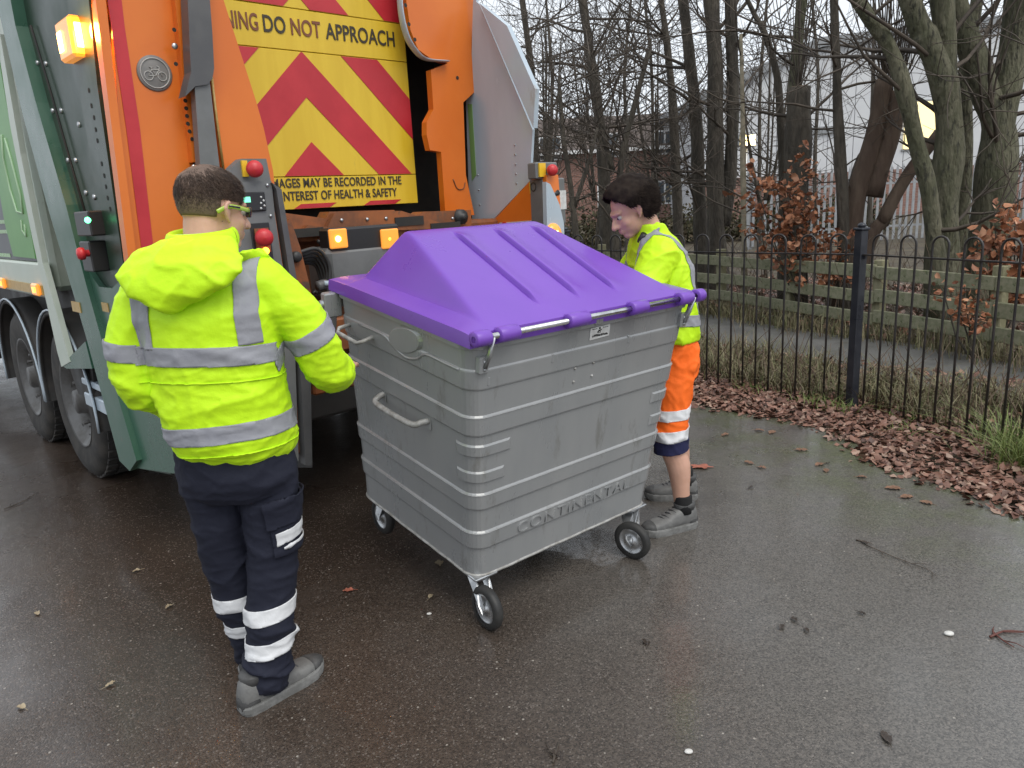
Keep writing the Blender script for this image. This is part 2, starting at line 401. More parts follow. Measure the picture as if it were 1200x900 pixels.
# ---- leaf litter
def leaf_cloud(n, pos, size, tilt, lift):
    """n folded leaves with stalk, as 2 quads + a stalk tri each -> V, F"""
    t = np.array([(0, -0.5, 0), (-0.33, -0.12, 0.10), (-0.25, 0.25, 0.07), (0, 0.55, 0.02), (0.25, 0.25, 0.07), (0.33, -0.12, 0.10)])
    s = size*(0.6+0.8*rng.random((n, 1, 1))); V = np.repeat(t[None], n, 0)*s
    V[:, :, 2] *= rng.uniform(-1.3, 1.6, (n, 1)); V[:, :, 0] *= rng.uniform(0.7, 1.35, (n, 1))
    V[:, [1, 2], 2] += (rng.uniform(-0.15, 0.3, (n, 1))*s[:, 0]); V[:, 3, 2] += rng.uniform(-0.1, 0.35, n)*s[:, 0, 0]
    az = rng.uniform(0, 2*math.pi, n); a1 = rng.normal(0, tilt, n); a2 = rng.normal(0, tilt, n)
    def rot(V, i, j, an):
        c_, s_ = np.cos(an)[:, None], np.sin(an)[:, None]; A, B = V[:, :, i].copy(), V[:, :, j].copy()
        V[:, :, i] = A*c_-B*s_; V[:, :, j] = A*s_+B*c_
    rot(V, 1, 2, a1); rot(V, 0, 2, a2); rot(V, 0, 1, az)
    V[:, :, 2] -= V[:, :, 2].min(axis=1)[:, None]
    V += pos[:, None, :]; V[:, :, 2] += lift[:, None]
    Fq = np.array([(0, 1, 2, 3), (0, 3, 4, 5)])[None] + (np.arange(n)*6)[:, None, None]
    return V.reshape(-1, 3), Fq.reshape(-1, 4)
POST = np.array([2.49, 5.28])
D1 = np.array([-0.684, 0.729]); D2 = np.array([0.40, -0.917])      # railing runs away from / towards the viewer
def edge_x(y): return np.interp(y, [e[1] for e in reversed(EDGE)], [e[0] for e in reversed(EDGE)])
def rail_x(y):
    y = np.asarray(y, float); return np.where(y > POST[1], POST[0]+(y-POST[1])*D1[0]/D1[1], POST[0]+(y-POST[1])*D2[0]/D2[1])
n = 11500
y = 1.4+5.6*rng.random(n)**0.85; u = rng.beta(0.95, 1.15, n)
ex, rx = edge_x(y), rail_x(y)
x = ex + (rx-ex+0.28)*u - 0.16*rng.random(n)**3
lift = 0.035*rng.random(n)*np.clip(u*3, 0.05, 1)
V1, F1 = leaf_cloud(n, np.c_[x, y, np.zeros(n)], 0.043, 0.22, lift*0.7)
n2 = 6500; y = 1.5+10*rng.random(n2); x = rail_x(np.clip(y, 0, 9)) + 0.1 + rng.random(n2)**1.3*1.9; lift = 0.03*rng.random(n2)
V2, F2 = leaf_cloud(n2, np.c_[x, y, np.full(n2, -0.02)], 0.052, 0.3, lift)
n3 = 5200; y = 4.5+9*rng.random(n3); x = np.interp(y, [e[1] for e in PF[::-1]], [e[0] for e in PF[::-1]])+0.1+rng.random(n3)**0.8*4.5
V3, F3 = leaf_cloud(n3, np.c_[x, y, np.full(n3, -0.02)], 0.08, 0.4, 0.04*rng.random(n3))
lit = np_mesh('leaf_litter', np.r_[V1, V2, V3], np.r_[F1, F2+len(V1), F3+len(V1)+len(V2)], M['leaf'])
tag(lit, 'brown leaf litter banked along the foot of the black railing', 'leaves', kind='stuff')

# ---- rough grass and bramble behind the railing
def blades(n, pos, hmin, hmax, w, lean):
    h = rng.uniform(hmin, hmax, n); az = rng.uniform(0, 2*math.pi, n); ln = np.abs(rng.normal(0, lean, n))*h
    d = np.c_[np.cos(az), np.sin(az)]; s = np.c_[-d[:, 1], d[:, 0]]*w*rng.uniform(0.6, 1.3, (n, 1))
    V = np.zeros((n, 6, 3))
    for k, (t, bow, ww) in enumerate(((0, 0, 1), (0.55, 0.35, 0.8), (1.0, 1.0, 0.12))):
        c_ = pos[:, :2] + d*(ln*bow)[:, None]
        z = pos[:, 2] + h*t*np.sqrt(np.clip(1-(lean*bow)**2*0.4, 0.2, 1))
        V[:, 2*k, :2] = c_-s*ww; V[:, 2*k+1, :2] = c_+s*ww; V[:, 2*k, 2] = z; V[:, 2*k+1, 2] = z
    Fq = np.array([(0, 1, 3, 2), (2, 3, 5, 4)])[None] + (np.arange(n)*6)[:, None, None]
    return V.reshape(-1, 3), Fq.reshape(-1, 4)
n = 26000
y = 3.4+8.5*rng.random(n); pn = np.interp(y, [e[1] for e in PN[::-1]], [e[0] for e in PN[::-1]])
rx = rail_x(y); x = rx+0.05+(np.maximum(pn-rx, 0.1)+0.1)*rng.random(n)**0.9
cl_ = np.array([noise.noise(Vector((a*2.3, b*2.3, 4))) for a, b in zip(x, y)])
keep = (cl_+rng.normal(0, 0.25, n) > -0.12) & ((y > 4.6) | (rng.random(n) < 0.35))
V, Fq = blades(keep.sum(), np.c_[x, y, np.full(n, -0.02)][keep], 0.05, 0.27, 0.0042, 0.95)
n = 4200; y = 4.5+8*rng.random(n); x = np.interp(y, [e[1] for e in PF[::-1]], [e[0] for e in PF[::-1]])+rng.normal(0.05, 0.16, n)
Vb, Fb = blades(n, np.c_[x, y, np.full(n, -0.02)], 0.06, 0.3, 0.004, 0.8)
gr = np_mesh('rough_grass', np.r_[V, Vb], np.r_[Fq, Fb+len(V)], M['blade'])
tag(gr, 'straw and olive rough grass growing behind the black railing', 'grass', kind='stuff')
tv = []; tf = []; o = 0
for (cx, cy, n, h) in ((2.86, 3.95, 300, 0.3), (2.98, 4.25, 160, 0.3), (3.1, 4.0, 140, 0.28), (2.72, 4.95, 60, 0.12), (2.36, 5.22, 90, 0.14), (2.55, 4.62, 40, 0.1), (1.95, 5.85, 60, 0.12), (2.25, 5.45, 60, 0.12)):
    p = np.c_[rng.normal(cx, 0.075, n), rng.normal(cy, 0.075, n), np.full(n, -0.01)]
    a, b_ = blades(n, p, h*0.4, h, 0.0035, 0.95); tv.append(a); tf.append(b_+o); o += len(a)
tag(np_mesh('grass_tuft', np.concatenate(tv), np.concatenate(tf), M['green_blade']), 'fresh green grass tufts among the leaves at the railing foot', 'grass', kind='stuff')

# ---- branch machinery
class Seg:
    def __init__(s): s.a = []; s.b = []; s.ra = []; s.rb = []
    def add(s, a, b, ra, rb): s.a.append(a); s.b.append(b); s.ra.append(ra); s.rb.append(rb)
    def obj(s, name, m, parent=None, sides=4, off=(0, 0, 0)):
        A, B = np.array(s.a)-np.array(off), np.array(s.b)-np.array(off); ra, rb = np.array(s.ra), np.array(s.rb)
        t = B-A; t /= np.linalg.norm(t, axis=1)[:, None]+1e-9
        up = np.where(np.abs(t[:, 2:3]) < 0.9, np.array([[0, 0, 1.]]), np.array([[1., 0, 0]]))
        u = np.cross(t, up); u /= np.linalg.norm(u, axis=1)[:, None]; w = np.cross(t, u)
        n = len(A); V = np.zeros((n, 2*sides, 3))
        for k in range(sides):
            an = 2*math.pi*k/sides; d = u*math.cos(an)+w*math.sin(an)
            V[:, k] = A+d*ra[:, None]; V[:, sides+k] = B+d*rb[:, None]
        Fq = np.array([(k, (k+1) % sides, sides+(k+1) % sides, sides+k) for k in range(sides)])[None] + (np.arange(n)*2*sides)[:, None, None]
        return np_mesh(name, V.reshape(-1, 3), Fq.reshape(-1, 4), m, parent, smooth=True)
def rvec(): 
    v = np.array([rnd.gauss(0, 1) for _ in range(3)]); return v/(np.linalg.norm(v)+1e-9)
def grow(seg, p, d, L, r, level, kids=4, up=0.12, wander=0.2):
    n = 5 if level > 1 else 4
    p = np.array(p); d = np.array(d)/np.linalg.norm(d); pts = [(p, d, r)]
    for i in range(n):
        d = d + rvec()*wander + np.array([0, 0, up]); d /= np.linalg.norm(d)
        r2 = r*(1-0.8*(i+1)/n) + 0.0018; q = p + d*(L/n)
        seg.add(p, q, pts[-1][2], r2); p = q; pts.append((p, d, r2))
    if level > 0:
        for k in range(kids):
            t = rnd.uniform(0.2, 1.0); i = min(int(t*n), n-1); pp, dd, rr = pts[i+1]
            nd = dd*0.55 + rvec()*0.75 + np.array([0, 0, 0.12])
            grow(seg, pp, nd, L*rnd.uniform(0.4, 0.7), rr*0.6, level-1, kids, up, wander*1.1)
def trunk_mesh(pts, rad, sub=5, n=12, rough=0.15):
    P = catmull(pts, sub); R = np.interp(np.linspace(0, 1, len(P)), np.linspace(0, 1, len(rad)), rad)
    mb = MB(); mb.tube(P, list(R), n=n); s_ = rnd.random()*50
    out = []
    for i, v in enumerate(mb.v):
        c_ = P[min(i//n, len(P)-1)]; d = np.array(v)-c_
        k = 1 + rough*2*noise.noise(Vector((v[0]*5+s_, v[1]*5, v[2]*1.6)))
        out.append(tuple(c_+d*k))
    mb.v = out; return mb
def px_tree(name, label, Y, stems, m, extend=2.5, nb=20, blen=1.5, group=None, twig=True, cut=False, zmin=1.0, lv=2, kids=4):
    """stems: lists of (px, py, width_px), top first, at distance Y; first stem runs down to the ground"""
    base = None; world = []
    for k, st in enumerate(stems):
        W = [atY(x, y, Y) for x, y, w in st]; R = [w/F*Y*1.03/2 for x, y, w in st]
        if k == 0:
            d = W[-1]-W[-2]; d = d/np.linalg.norm(d); bx = W[-1]+d*((W[-1][2])/max(0.5, -d[2])); bx = np.array([0.6*bx[0]+0.4*W[-1][0], Y, -0.05])
            W.append(bx); R.append(R[-1]*1.25); base = bx
        if not cut and st[0][1] <= 5 and extend:
            d = W[0]-W[1]; d /= np.linalg.norm(d); W.insert(0, W[0]+d*extend+np.array([0, 0, 0.3])); R.insert(0, R[0]*0.45)
        world.append((W[::-1], R[::-1]))
    root = empty(name, tuple(base), 0, label, 'tree', group)
    mb = MB()
    for W, R in world:
        t = trunk_mesh(W, R); mb.add(t.v, t.f, True)
    tr = mb.build('trunk', m, root, off=base)
    if cut:
        for W, R in world:
            c_ = MB(); d = W[-1]-W[-2]; d /= np.linalg.norm(d)
            c_.lathe([(0.0001, 0.004), (R[-1]*0.9, 0.004), (R[-1]*0.92, 0)], W[-1], d, 12); c_.build('cut_face', M['cutwood'], root, off=base)
    sg = Seg()
    for W, R in world:
        P = catmull(W, 6); RR = np.interp(np.linspace(0, 1, len(P)), np.linspace(0, 1, len(R)), R)
        zs = np.array([p[2] for p in P])
        ok = [i for i in range(len(P)) if zs[i] > zmin]
        if cut: ok = ok[-3:]
        for _ in range(nb):
            i = rnd.choice(ok); 
            if cut:
                grow(sg, P[i], np.array([rnd.gauss(0, 0.25), rnd.gauss(0, 0.25), 1]), rnd.uniform(0.8, 2.0), 0.007, 0, up=0.25, wander=0.06)
            else:
                az = rnd.uniform(0, 2*math.pi); d = np.array([math.cos(az), math.sin(az)*0.7, rnd.uniform(0.05, 0.9)])
                grow(sg, P[i], d, blen*rnd.uniform(0.5, 1.25), max(0.010, min(RR[i]*0.3, 0.028)), lv, kids, up=rnd.uniform(-0.02, 0.12))
    if sg.a: sg.obj('crown', M['twig'], root, off=base)
    return root
px_tree('tree', 'thick forked green-barked tree with two heavy stems behind wooden fence', 8.6,
        [[(1120, 0, 22), (1135, 50, 24), (1155, 110, 28), (1168, 160, 34), (1163, 240, 40)], [(1197, 0, 32), (1186, 60, 31), (1178, 110, 30), (1170, 170, 28)]], M['bark'], nb=7)
px_tree('tree', 'green-barked tree whose two stems join above the wooden fence', 8.2,
        [[(1065, 0, 20), (1085, 45, 24), (1105, 100, 28), (1112, 160, 27), (1108, 250, 32)], [(1104, 0, 21), (1108, 50, 21), (1107, 105, 22)]], M['bark'], nb=7)
px_tree('tree', 'slim green-barked stem leaning over towards the cut trunks', 8.0,
        [[(1005, 0, 13), (1040, 50, 16), (1060, 110, 17), (1075, 170, 17), (1092, 250, 18)]], M['bark'], nb=8)
px_tree('tree', 'narrow green stem between the two forked trees', 9.6, [[(1145, 0, 12), (1138, 40, 13), (1130, 90, 14), (1131, 150, 15), (1126, 250, 16)]], M['bark'], nb=6)
px_tree('cut_tree', 'pair of topped red-brown trunks with flat sawn tops and shoots', 9.2,
        [[(1036, 94, 19), (1026, 150, 19), (1003, 235, 22)], [(1051, 108, 20), (1044, 150, 22), (1022, 230, 24)]], M['bark_red'], nb=26, cut=True)
px_tree('cut_tree', 'topped thick dark trunk with thin upright shoots beside copper leaves', 9.8, [[(936, 102, 24), (935, 150, 25), (932, 235, 28)]], M['bark_dark'], nb=22, cut=True)
px_tree('tree', 'slim upright stem growing out beside the topped dark trunk', 10.2, [[(940, 0, 11), (934, 60, 12), (930, 120, 13), (926, 240, 15)]], M['bark'], nb=8)
px_tree('tree', 'thin dark straight tree between the topped trunks', 9.0, [[(977, 0, 8), (980, 70, 9), (982, 130, 10), (988, 250, 12)]], M['bark_dark'], nb=10)
px_tree('tree', 'thin crooked dark sapling left of the topped dark trunk', 10.5, [[(876, 0, 5), (892, 30, 6), (906, 70, 7), (914, 120, 8), (918, 240, 9)]], M['bark_dark'], nb=10)
px_tree('tree', 'stout rough-barked tree with a twin stem behind the leaf-littered railing', 11.5,
        [[(834, 0, 16), (838, 90, 18), (838, 180, 18), (840, 290, 22)], [(856, 0, 12), (858, 100, 13), (856, 190, 14), (848, 265, 14)]], M['bark_dark'], nb=8)
px_tree('tree', 'upright rough-barked tree beside the stout twin-stemmed tree', 12.0, [[(800, 0, 11), (810, 80, 12), (817, 170, 14), (822, 290, 16)]], M['bark_dark'], nb=10)
px_tree('tree', 'pale thin birch stem in front of the copper leaves', 9.9, [[(868, 40, 4), (870, 120, 5), (871, 200, 6), (872, 300, 7)]], M['birch'], nb=6, blen=0.9)
px_tree('tree', 'dark leaning tree standing beyond the lorry control box', 13.0, [[(683, 0, 9), (694, 80, 11), (704, 150, 12), (710, 250, 14)]], M['bark_dark'], nb=14, blen=2.0)
px_tree('tree', 'thin grey tree close beside the lorry tail', 14.0, [[(612, 0, 6), (622, 80, 7), (628, 180, 8), (640, 280, 9)]], M['bark_dark'], nb=14, blen=2.0)
px_tree('tree', 'many-branched small tree arching over the railing', 11.0, [[(760, 60, 5), (742, 130, 6), (728, 190, 7), (722, 280, 9)], [(690, 60, 3), (700, 130, 4), (718, 200, 6)]], M['bark_dark'], nb=14, blen=1.5)
px_tree('tree', 'crooked small tree between the leaning tree and the lorry', 10.5, [[(655, 90, 3), (660, 160, 5), (668, 215, 6), (676, 285, 7)], [(700, 150, 3), (690, 190, 4), (672, 245, 5)]], M['bark_dark'], nb=10, blen=1.1)
px_tree('tree', 'spreading dark tree with long low boughs behind the birch', 13.5, [[(775, 0, 7), (784, 70, 8), (790, 150, 10), (795, 285, 12)]], M['bark_dark'], nb=14, blen=2.4)
for i, (x, Y, wh_) in enumerate(((645, 19, 'beyond the lorry control box shrub'), (735, 21, 'behind the arching small tree'), (765, 18, 'behind the spreading dark tree'), (890, 17, 'near the lit floodlight pole'), (955, 20, 'before the pale warehouse gable'), (1020, 17, 'behind the pair of topped red-brown trunks'))):
    px_tree('tree', 'slender bare tree at the back of the wood '+wh_, Y, [[(x+rnd.uniform(-12, 12), 0, 2.5), (x+rnd.uniform(-4, 4), 90, 3.5), (x, 180, 4), (x, 265, 5)]], M['bark_dark'], nb=12, blen=2.4, extend=1.5, group='slender bare trees at the back of the wood')
for (lb, x, Y, sp) in (('multi-stemmed bare shrub just beyond the lorry control box', 640, 12.5, 30), ('multi-stemmed bare shrub between the leaning tree and arching tree', 700, 15.0, 34), ('multi-stemmed bare shrub in front of the spreading dark tree', 770, 14.5, 30), ('multi-stemmed bare shrub behind the crooked dark sapling', 895, 13.5, 34)):
    st = []
    for k in range(6):
        dx = rnd.uniform(-sp, sp); st.append([(x+dx*1.3, rnd.uniform(20, 110), 1.5), (x+dx*0.8, rnd.uniform(130, 180), 2.2), (x+dx*0.2, 235, 3.0)])
    st[0].append((x, 275, 4)); px_tree('shrub', lb, Y, st, M['bark_dark'], nb=5, blen=1.5, zmin=0.8)
# leaning sawn log against the cut trunks
mb = trunk_mesh([atY(1033, 262, 9.1), atY(1065, 203, 9.1), atY(1101, 156, 9.1)], [0.075, 0.07, 0.06])
b0 = atY(1010, 300, 9.1); mb2 = trunk_mesh([np.array([b0[0]-0.1, 9.1, -0.02]), atY(1020, 280, 9.1), atY(1036, 258, 9.1)], [0.08, 0.078, 0.075]); mb.add(mb2.v, mb2.f, True)
tag(mb.build('leaning_log', M['bark_red'], None), 'short sawn log leaning out from the topped red-brown trunks', 'log')

# ---- copper-leaved beech saplings
def sapling(label, Y, pts, n_leaf, spread, lsize=0.07):
    W = [atY(x, y, Y) for x, y in pts]; base = np.array([W[-1][0], Y, -0.02])
    root = empty('beech_sapling', tuple(base), 0, label, 'sapling', 'copper-leaved beech saplings')
    sg = Seg(); lp = []
    for w in W:
        p0 = base + (w-base)*0.35 + np.array([rnd.gauss(0, .05), 0, 0])
        sg.add(base, p0, 0.012, 0.009); sg.add(p0, w, 0.009, 0.004)
        for k in range(7):
            t = rnd.uniform(0.1, 1); q = p0+(w-p0)*t; d = rvec(); d[2] = abs(d[2])*0.35-0.05; d /= np.linalg.norm(d)
            L = spread*rnd.uniform(0.5, 1.1)
            e = q+d*L; sg.add(q, e, 0.004, 0.0015)
            for j in range(n_leaf): lp.append(q+d*L*rnd.uniform(0.15, 1.05)+rvec()*0.05)
    sg.obj('stem', M['bark_dark'], root, off=base)
    lp = np.array(lp)-base; n = len(lp)
    V, Fq = leaf_cloud(n, lp, lsize, 0.8, np.zeros(n))
    tag(np_mesh('foliage', V, Fq, M['beech'], root), kind='stuff')
sapling('copper-leaved beech sapling in front of the topped dark trunk', 9.0, [(880, 200), (900, 180), (925, 190), (945, 205), (915, 235), (890, 250), (930, 260), (905, 215), (940, 240), (900, 275), (925, 225), (955, 190)], 13, 0.36)
sapling('copper-leaved beech sapling beside the thick forked tree', 6.9, [(1165, 245), (1190, 238), (1175, 275), (1200, 260), (1185, 300), (1210, 290), (1160, 290), (1195, 225), (1205, 320), (1178, 315)], 14, 0.30)
sapling('low copper-leaved beech shoot beneath the right-hand wooden rails', 6.6, [(1105, 340), (1130, 335), (1120, 350), (1145, 355)], 5, 0.14, 0.055)
sapling('low copper-leaved beech shoot behind the wooden fence under the cut trunk', 8.7, [(965, 275), (985, 265), (1000, 280), (975, 290)], 7, 0.2)

# ---- wooden post and rail fence
WP = resamp([(0.9, 13.6), (2.78, 10.77), (3.64, 8.65), (4.18, 7.45), (4.57, 6.47), (5.4, 4.3)], 9)
wf = empty('wooden_fence', (3.64, 8.65, 0), 0, 'weathered green-grey timber fence with three rails beside the path', 'fence')
WB = np.array([3.64, 8.65, 0])
post_me = None
for i, (x, y) in enumerate(WP):
    d = WP[min(i+1, 8)]-WP[max(i-1, 0)]; an = math.atan2(d[1], d[0])
    mb = MB(); mb.box((-0.055, -0.05, -0.1), (0.055, 0.05, 0.80+rnd.uniform(-.02, .02)), 0.008)
    o = mb.build('fence_post', M['timber2'], wf); o.location = (x-WB[0], y-WB[1], 0); o.rotation_euler = (rnd.uniform(-.02, .02), rnd.uniform(-.02, .02), an)
    if i < 8:
        q = WP[i+1]; L = float(np.hypot(*(q-WP[i]))); an2 = math.atan2(q[1]-y, q[0]-x)
        for z in (0.19, 0.42, 0.655):
            mb = MB(); h = 0.068+rnd.uniform(-.006, .006); nseg = 5; vs = []
            mb.box((0.003, -0.019, -h), (L-0.003, 0.019, h), 0.006)
            o = mb.build('rail', M['timber'], wf)
            nx, ny = math.sin(an2)*-0.073, math.cos(an2)*0.073
            sgn = -1 if (nx*(-x)+ny*(-y)) < 0 else 1
            o.location = (x-WB[0]+nx*sgn, y-WB[1]+ny*sgn, z+rnd.uniform(-.012, .012)); o.rotation_euler = (rnd.uniform(-.03, .03), rnd.uniform(-.012, .012), an2)

# ---- bow-top railing: every hoop is a part
def hoop_mesh(pitch):
    mb = MB(); r = 0.0075; h = 1.15; R = pitch/2
    pts = [(-R, 0, -0.06)] + [(-R, 0, z) for z in (0.6, h)] + [(-R*math.cos(a), 0, h+0.045+R*math.sin(a)) for a in np.linspace(0, math.pi, 11)] + [(R, 0, z) for z in (h, 0.6, -0.06)]
    mb.tube(pts, r, n=6)
    me = mb.mesh('hoop'); me.materials.append(M['rail_paint']); return me
PITCHH = 0.112
hoop = hoop_mesh(PITCHH)
barme = MB(); barme.tube([(0, 0, 0.03), (0, 0, 1.15)], 0.0075, n=6); barme = barme.mesh('bar'); barme.materials.append(M['rail_paint'])
def railing(p0, d, length, label, start=0.1):
    root = empty('bow_top_railing', (p0[0], p0[1], 0), math.atan2(d[1], d[0]), label, 'railing', None)
    for z, nm in ((1.112, 'top_rail'),):
        mb = MB(); mb.box((0.03, -0.0045, z-0.018) if z < 1 else (0.03, -0.017, z-0.005), (length, 0.0045, z+0.018) if z < 1 else (length, 0.017, z+0.005)); mb.build(nm, M['rail_paint'], root)
    x = start+PITCHH/2
    while x < length-0.06:
        o = link('hoop', hoop, root); o.location = (x, 0, rnd.uniform(-.003, .003)); o.rotation_euler = (rnd.uniform(-.008, .008), rnd.uniform(-.006, .006), 0)
        x += PITCHH*2
    return root
def rail_post(x, y, an, label):
    root = empty('railing_post', (x, y, 0), an, label, 'post', 'railing posts')
    mb = MB(); mb.box((-0.032, -0.032, -0.05), (0.032, 0.032, 1.28), 0.004); mb.build('shaft', M['post_paint'], root)
    mb = MB(); mb.box((-0.040, -0.040, 1.28), (0.040, 0.040, 1.298), 0.004); mb.ball((0, 0, 1.312), (0.03, 0.03, 0.02), 12, 8); mb.build('cap', M['post_paint'], root)
    for z in (1.112,):
        mb = MB(); mb.box((0.03, -0.01, z-0.028), (0.052, 0.01, z-0.0055) if z > 1 else (0.052, 0.01, z-0.0185)); mb.build('bracket', M['post_paint'], root)
a1, a2 = math.atan2(D1[1], D1[0]), math.atan2(D2[1], D2[0])
rail_post(POST[0], POST[1], a2, 'square blue-black railing post with ball cap at the bend in the railing')
railing(POST, D2, 2.72, 'black bow-top railing panel running from the post towards green grass tufts')
railing(POST, D1, 2.72, 'black bow-top railing panel running from the post to behind the person in orange trousers')
p2 = POST+D1*2.78
rail_post(p2[0], p2[1], a1, 'railing post behind the bin and the person in orange trousers')
railing(p2, D1, 5.5, 'black bow-top railing panel continuing beyond the bin towards the lorry')
p3 = POST+D2*2.78
rail_post(p3[0], p3[1], a2, 'railing post beyond the green grass tufts')

# ---- buildings behind the wood
M['clad'] = mat('pale_cladding', (0.60, 0.61, 0.62), 0.5, col2=(0.55, 0.56, 0.58), nscale=0.7)
M['clad_trim'] = mat('grey_trim', (0.27, 0.28, 0.29), 0.5, col2=(0.22, 0.23, 0.24), nscale=3)
def brick_mat(name, c1, c2, mo, sc):
    m = bpy.data.materials.new(name); m.use_nodes = True; nt = m.node_tree; b = nt.nodes['Principled BSDF']; b.inputs['Roughness'].default_value = 0.85
    t = N3(nt, 'ShaderNodeTexBrick'); t.inputs['Color1'].default_value = (*c1, 1); t.inputs['Color2'].default_value = (*c2, 1); t.inputs['Mortar'].default_value = (*mo, 1)
    t.inputs['Scale'].default_value = sc; t.inputs['Mortar Size'].default_value = 0.012
    tc = N3(nt, 'ShaderNodeTexCoord'); mp = N3(nt, 'ShaderNodeMapping'); mp.inputs['Rotation'].default_value = (math.radians(90), 0, 0)
    nt.links.new(tc.outputs['Object'], mp.inputs[0]); nt.links.new(mp.outputs[0], t.inputs[0]); nt.links.new(t.outputs[0], b.inputs['Base Color']); return m
M['brick'] = brick_mat('red_brick', (0.25, 0.13, 0.10), (0.19, 0.10, 0.08), (0.27, 0.23, 0.20), 2.2)
M['roof'] = mat('roof_tile', (0.075, 0.06, 0.055), 0.8, col2=(0.12, 0.09, 0.075), nscale=3)
M['upvc'] = mat('white_frame', (0.72, 0.72, 0.72), 0.5)
M['dark_glass'] = mat('dark_window_glass', (0.05, 0.06, 0.07), 0.06, spec=0.7)
M['lit_panel'] = mat('lit_panel', (0.8, 0.7, 0.4), 0.5, emit=(1.0, 0.80, 0.36), estr=0.8)
M['flood'] = mat('floodlight_glass', (0.9, 0.8, 0.5), 0.4, emit=(1.0, 0.74, 0.28), estr=9)
M['steel'] = mat('galvanised', (0.42, 0.43, 0.44), 0.45, 0.8, col2=(0.32, 0.33, 0.34), nscale=8)
wh = empty('warehouse', (17, 35, 0), 0, 'large pale clad warehouse with grey roof edge behind the trees', 'building')
WO = (17, 35, 0)
mb = MB(); mb.box((9.2, 35.2, -0.05), (33.8, 55, 5.2)); mb.build('shell', M['clad'], wh, off=WO)
mb = MB(); mb.box((9.0, 34.9, -0.05), (34, 35.19, 2.0)); mb.build('brick_plinth', M['brick'], wh, off=WO)
def roofz(x): return np.interp(x, [9, 14.2, 34], [5.4, 7.35, 8.6])
x = 9.0
while x < 34:
    w = 1.15; x1 = min(x+w-0.03, 34)
    mb = MB(); mb.prism([(x, 2.003), (x1, 2.003), (x1, roofz(x1)-0.02), (x, roofz(x)-0.02)], 1, 34.99, 35.12); mb.build('wall_panel', M['clad'], wh, off=WO); x += w
mb = MB(); mb.prism([(8.7, 5.25), (14.2, 7.3), (34.2, 8.57), (34.2, 8.95), (14.1, 7.68), (8.7, 5.62)], 1, 34.7, 35.3); mb.build('fascia', M['clad_trim'], wh, off=WO)
mb = MB(); mb.prism([(8.7, 5.5), (14.2, 7.55), (34.2, 8.8), (34.2, 5.2), (8.7, 5.2)], 1, 35.31, 55); mb.build('roof', M['clad_trim'], wh, off=WO)
a = atY(1063, 120, 34.9); b_ = atY(1112, 172, 34.9)
mb = MB(); mb.box((a[0], 34.9, b_[2]), (b_[0], 34.985, a[2])); mb.build('lit_window', M['lit_panel'], wh, off=WO)
mb = MB(); mb.box((a[0]-.08, 34.93, b_[2]-.08), (b_[0]+.08, 34.983, b_[2]-0.002)); mb.build('window_sill', M['clad_trim'], wh, off=WO); mb = MB(); mb.box((a[0]-.08, 34.93, a[2]+0.002), (b_[0]+.08, 34.983, a[2]+.08)); mb.build('window_head', M['clad_trim'], wh, off=WO)
a = atY(1010, 118, 34.9)
mb = MB(); mb.box((a[0]-2.2, 34.86, a[2]-1.3), (a[0]-1.0, 34.985, a[2]-1.0)); mb.build('vent', M['clad_trim'], wh, off=WO)
a = atY(875, 165, 30)
lp = empty('floodlight_pole', (a[0], 30, 0), 0, 'tall grey pole with a lit yellow floodlight behind the birch', 'lamp')
mb = MB(); mb.tube([(0, 0, -0.05), (0, 0, a[2]-0.1)], [0.09, 0.06], n=10); mb.build('pole', M['steel'], lp)
mb = MB(); mb.box((-0.33, -0.12, a[2]-0.22), (0.33, 0.12, a[2]+0.24), 0.03); mb.build('housing', M['clad_trim'], lp)
mb = MB(); mb.box((-0.29, -0.14, a[2]-0.18), (0.29, -0.122, a[2]+0.20)); mb.build('lamp_glass', M['flood'], lp)

def house(x0, x1, Y, eave, ridge, label, storeys, cols):
    root = empty('brick_house', ((x0+x1)/2, Y, 0), 0, label, 'house', 'brick houses beyond the wood'); O = ((x0+x1)/2, Y, 0)
    mb = MB(); mb.box((x0, Y, -0.05), (x1, Y+8, eave)); mb.build('wall', M['brick'], root, off=O)
    mb = MB(); mb.prism([(Y-0.4, eave+0.003), (Y+4, ridge), (Y+8.4, eave+0.003)], 0, x0-0.3, x1+0.3); mb.build('roof', M['roof'], root, off=O)
    mb = MB(); mb.box((x0-.3, Y-0.46, eave-0.14), (x1+.3, Y-0.402, eave+0.04)); mb.build('gutter', M['upvc'], root, off=O)
    for s_ in range(storeys):
        for c_ in range(cols):
            cx = x0+(x1-x0)*(c_+0.5)/cols; z = 0.9+s_*2.6
            mb = MB(); mb.box((cx-0.6, Y-0.03, z), (cx+0.6, Y-0.002, z+1.25)); fr = mb.build('window', M['upvc'], root, off=O)
            for k in (-1, 1):
                mb = MB(); mb.box((cx+k*0.29-0.24, Y-0.045, z+0.08), (cx+k*0.29+0.24, Y-0.032, z+1.17)); mb.build('pane', M['dark_glass'], fr, off=O)
house(1.2, 13.5, 42, 3.9, 6.0, 'red brick house with white windows seen through the bare branches', 2, 4)
house(-9.5, -0.2, 42, 4.2, 6.4, 'red brick house half hidden behind the lorry tail', 2, 4)
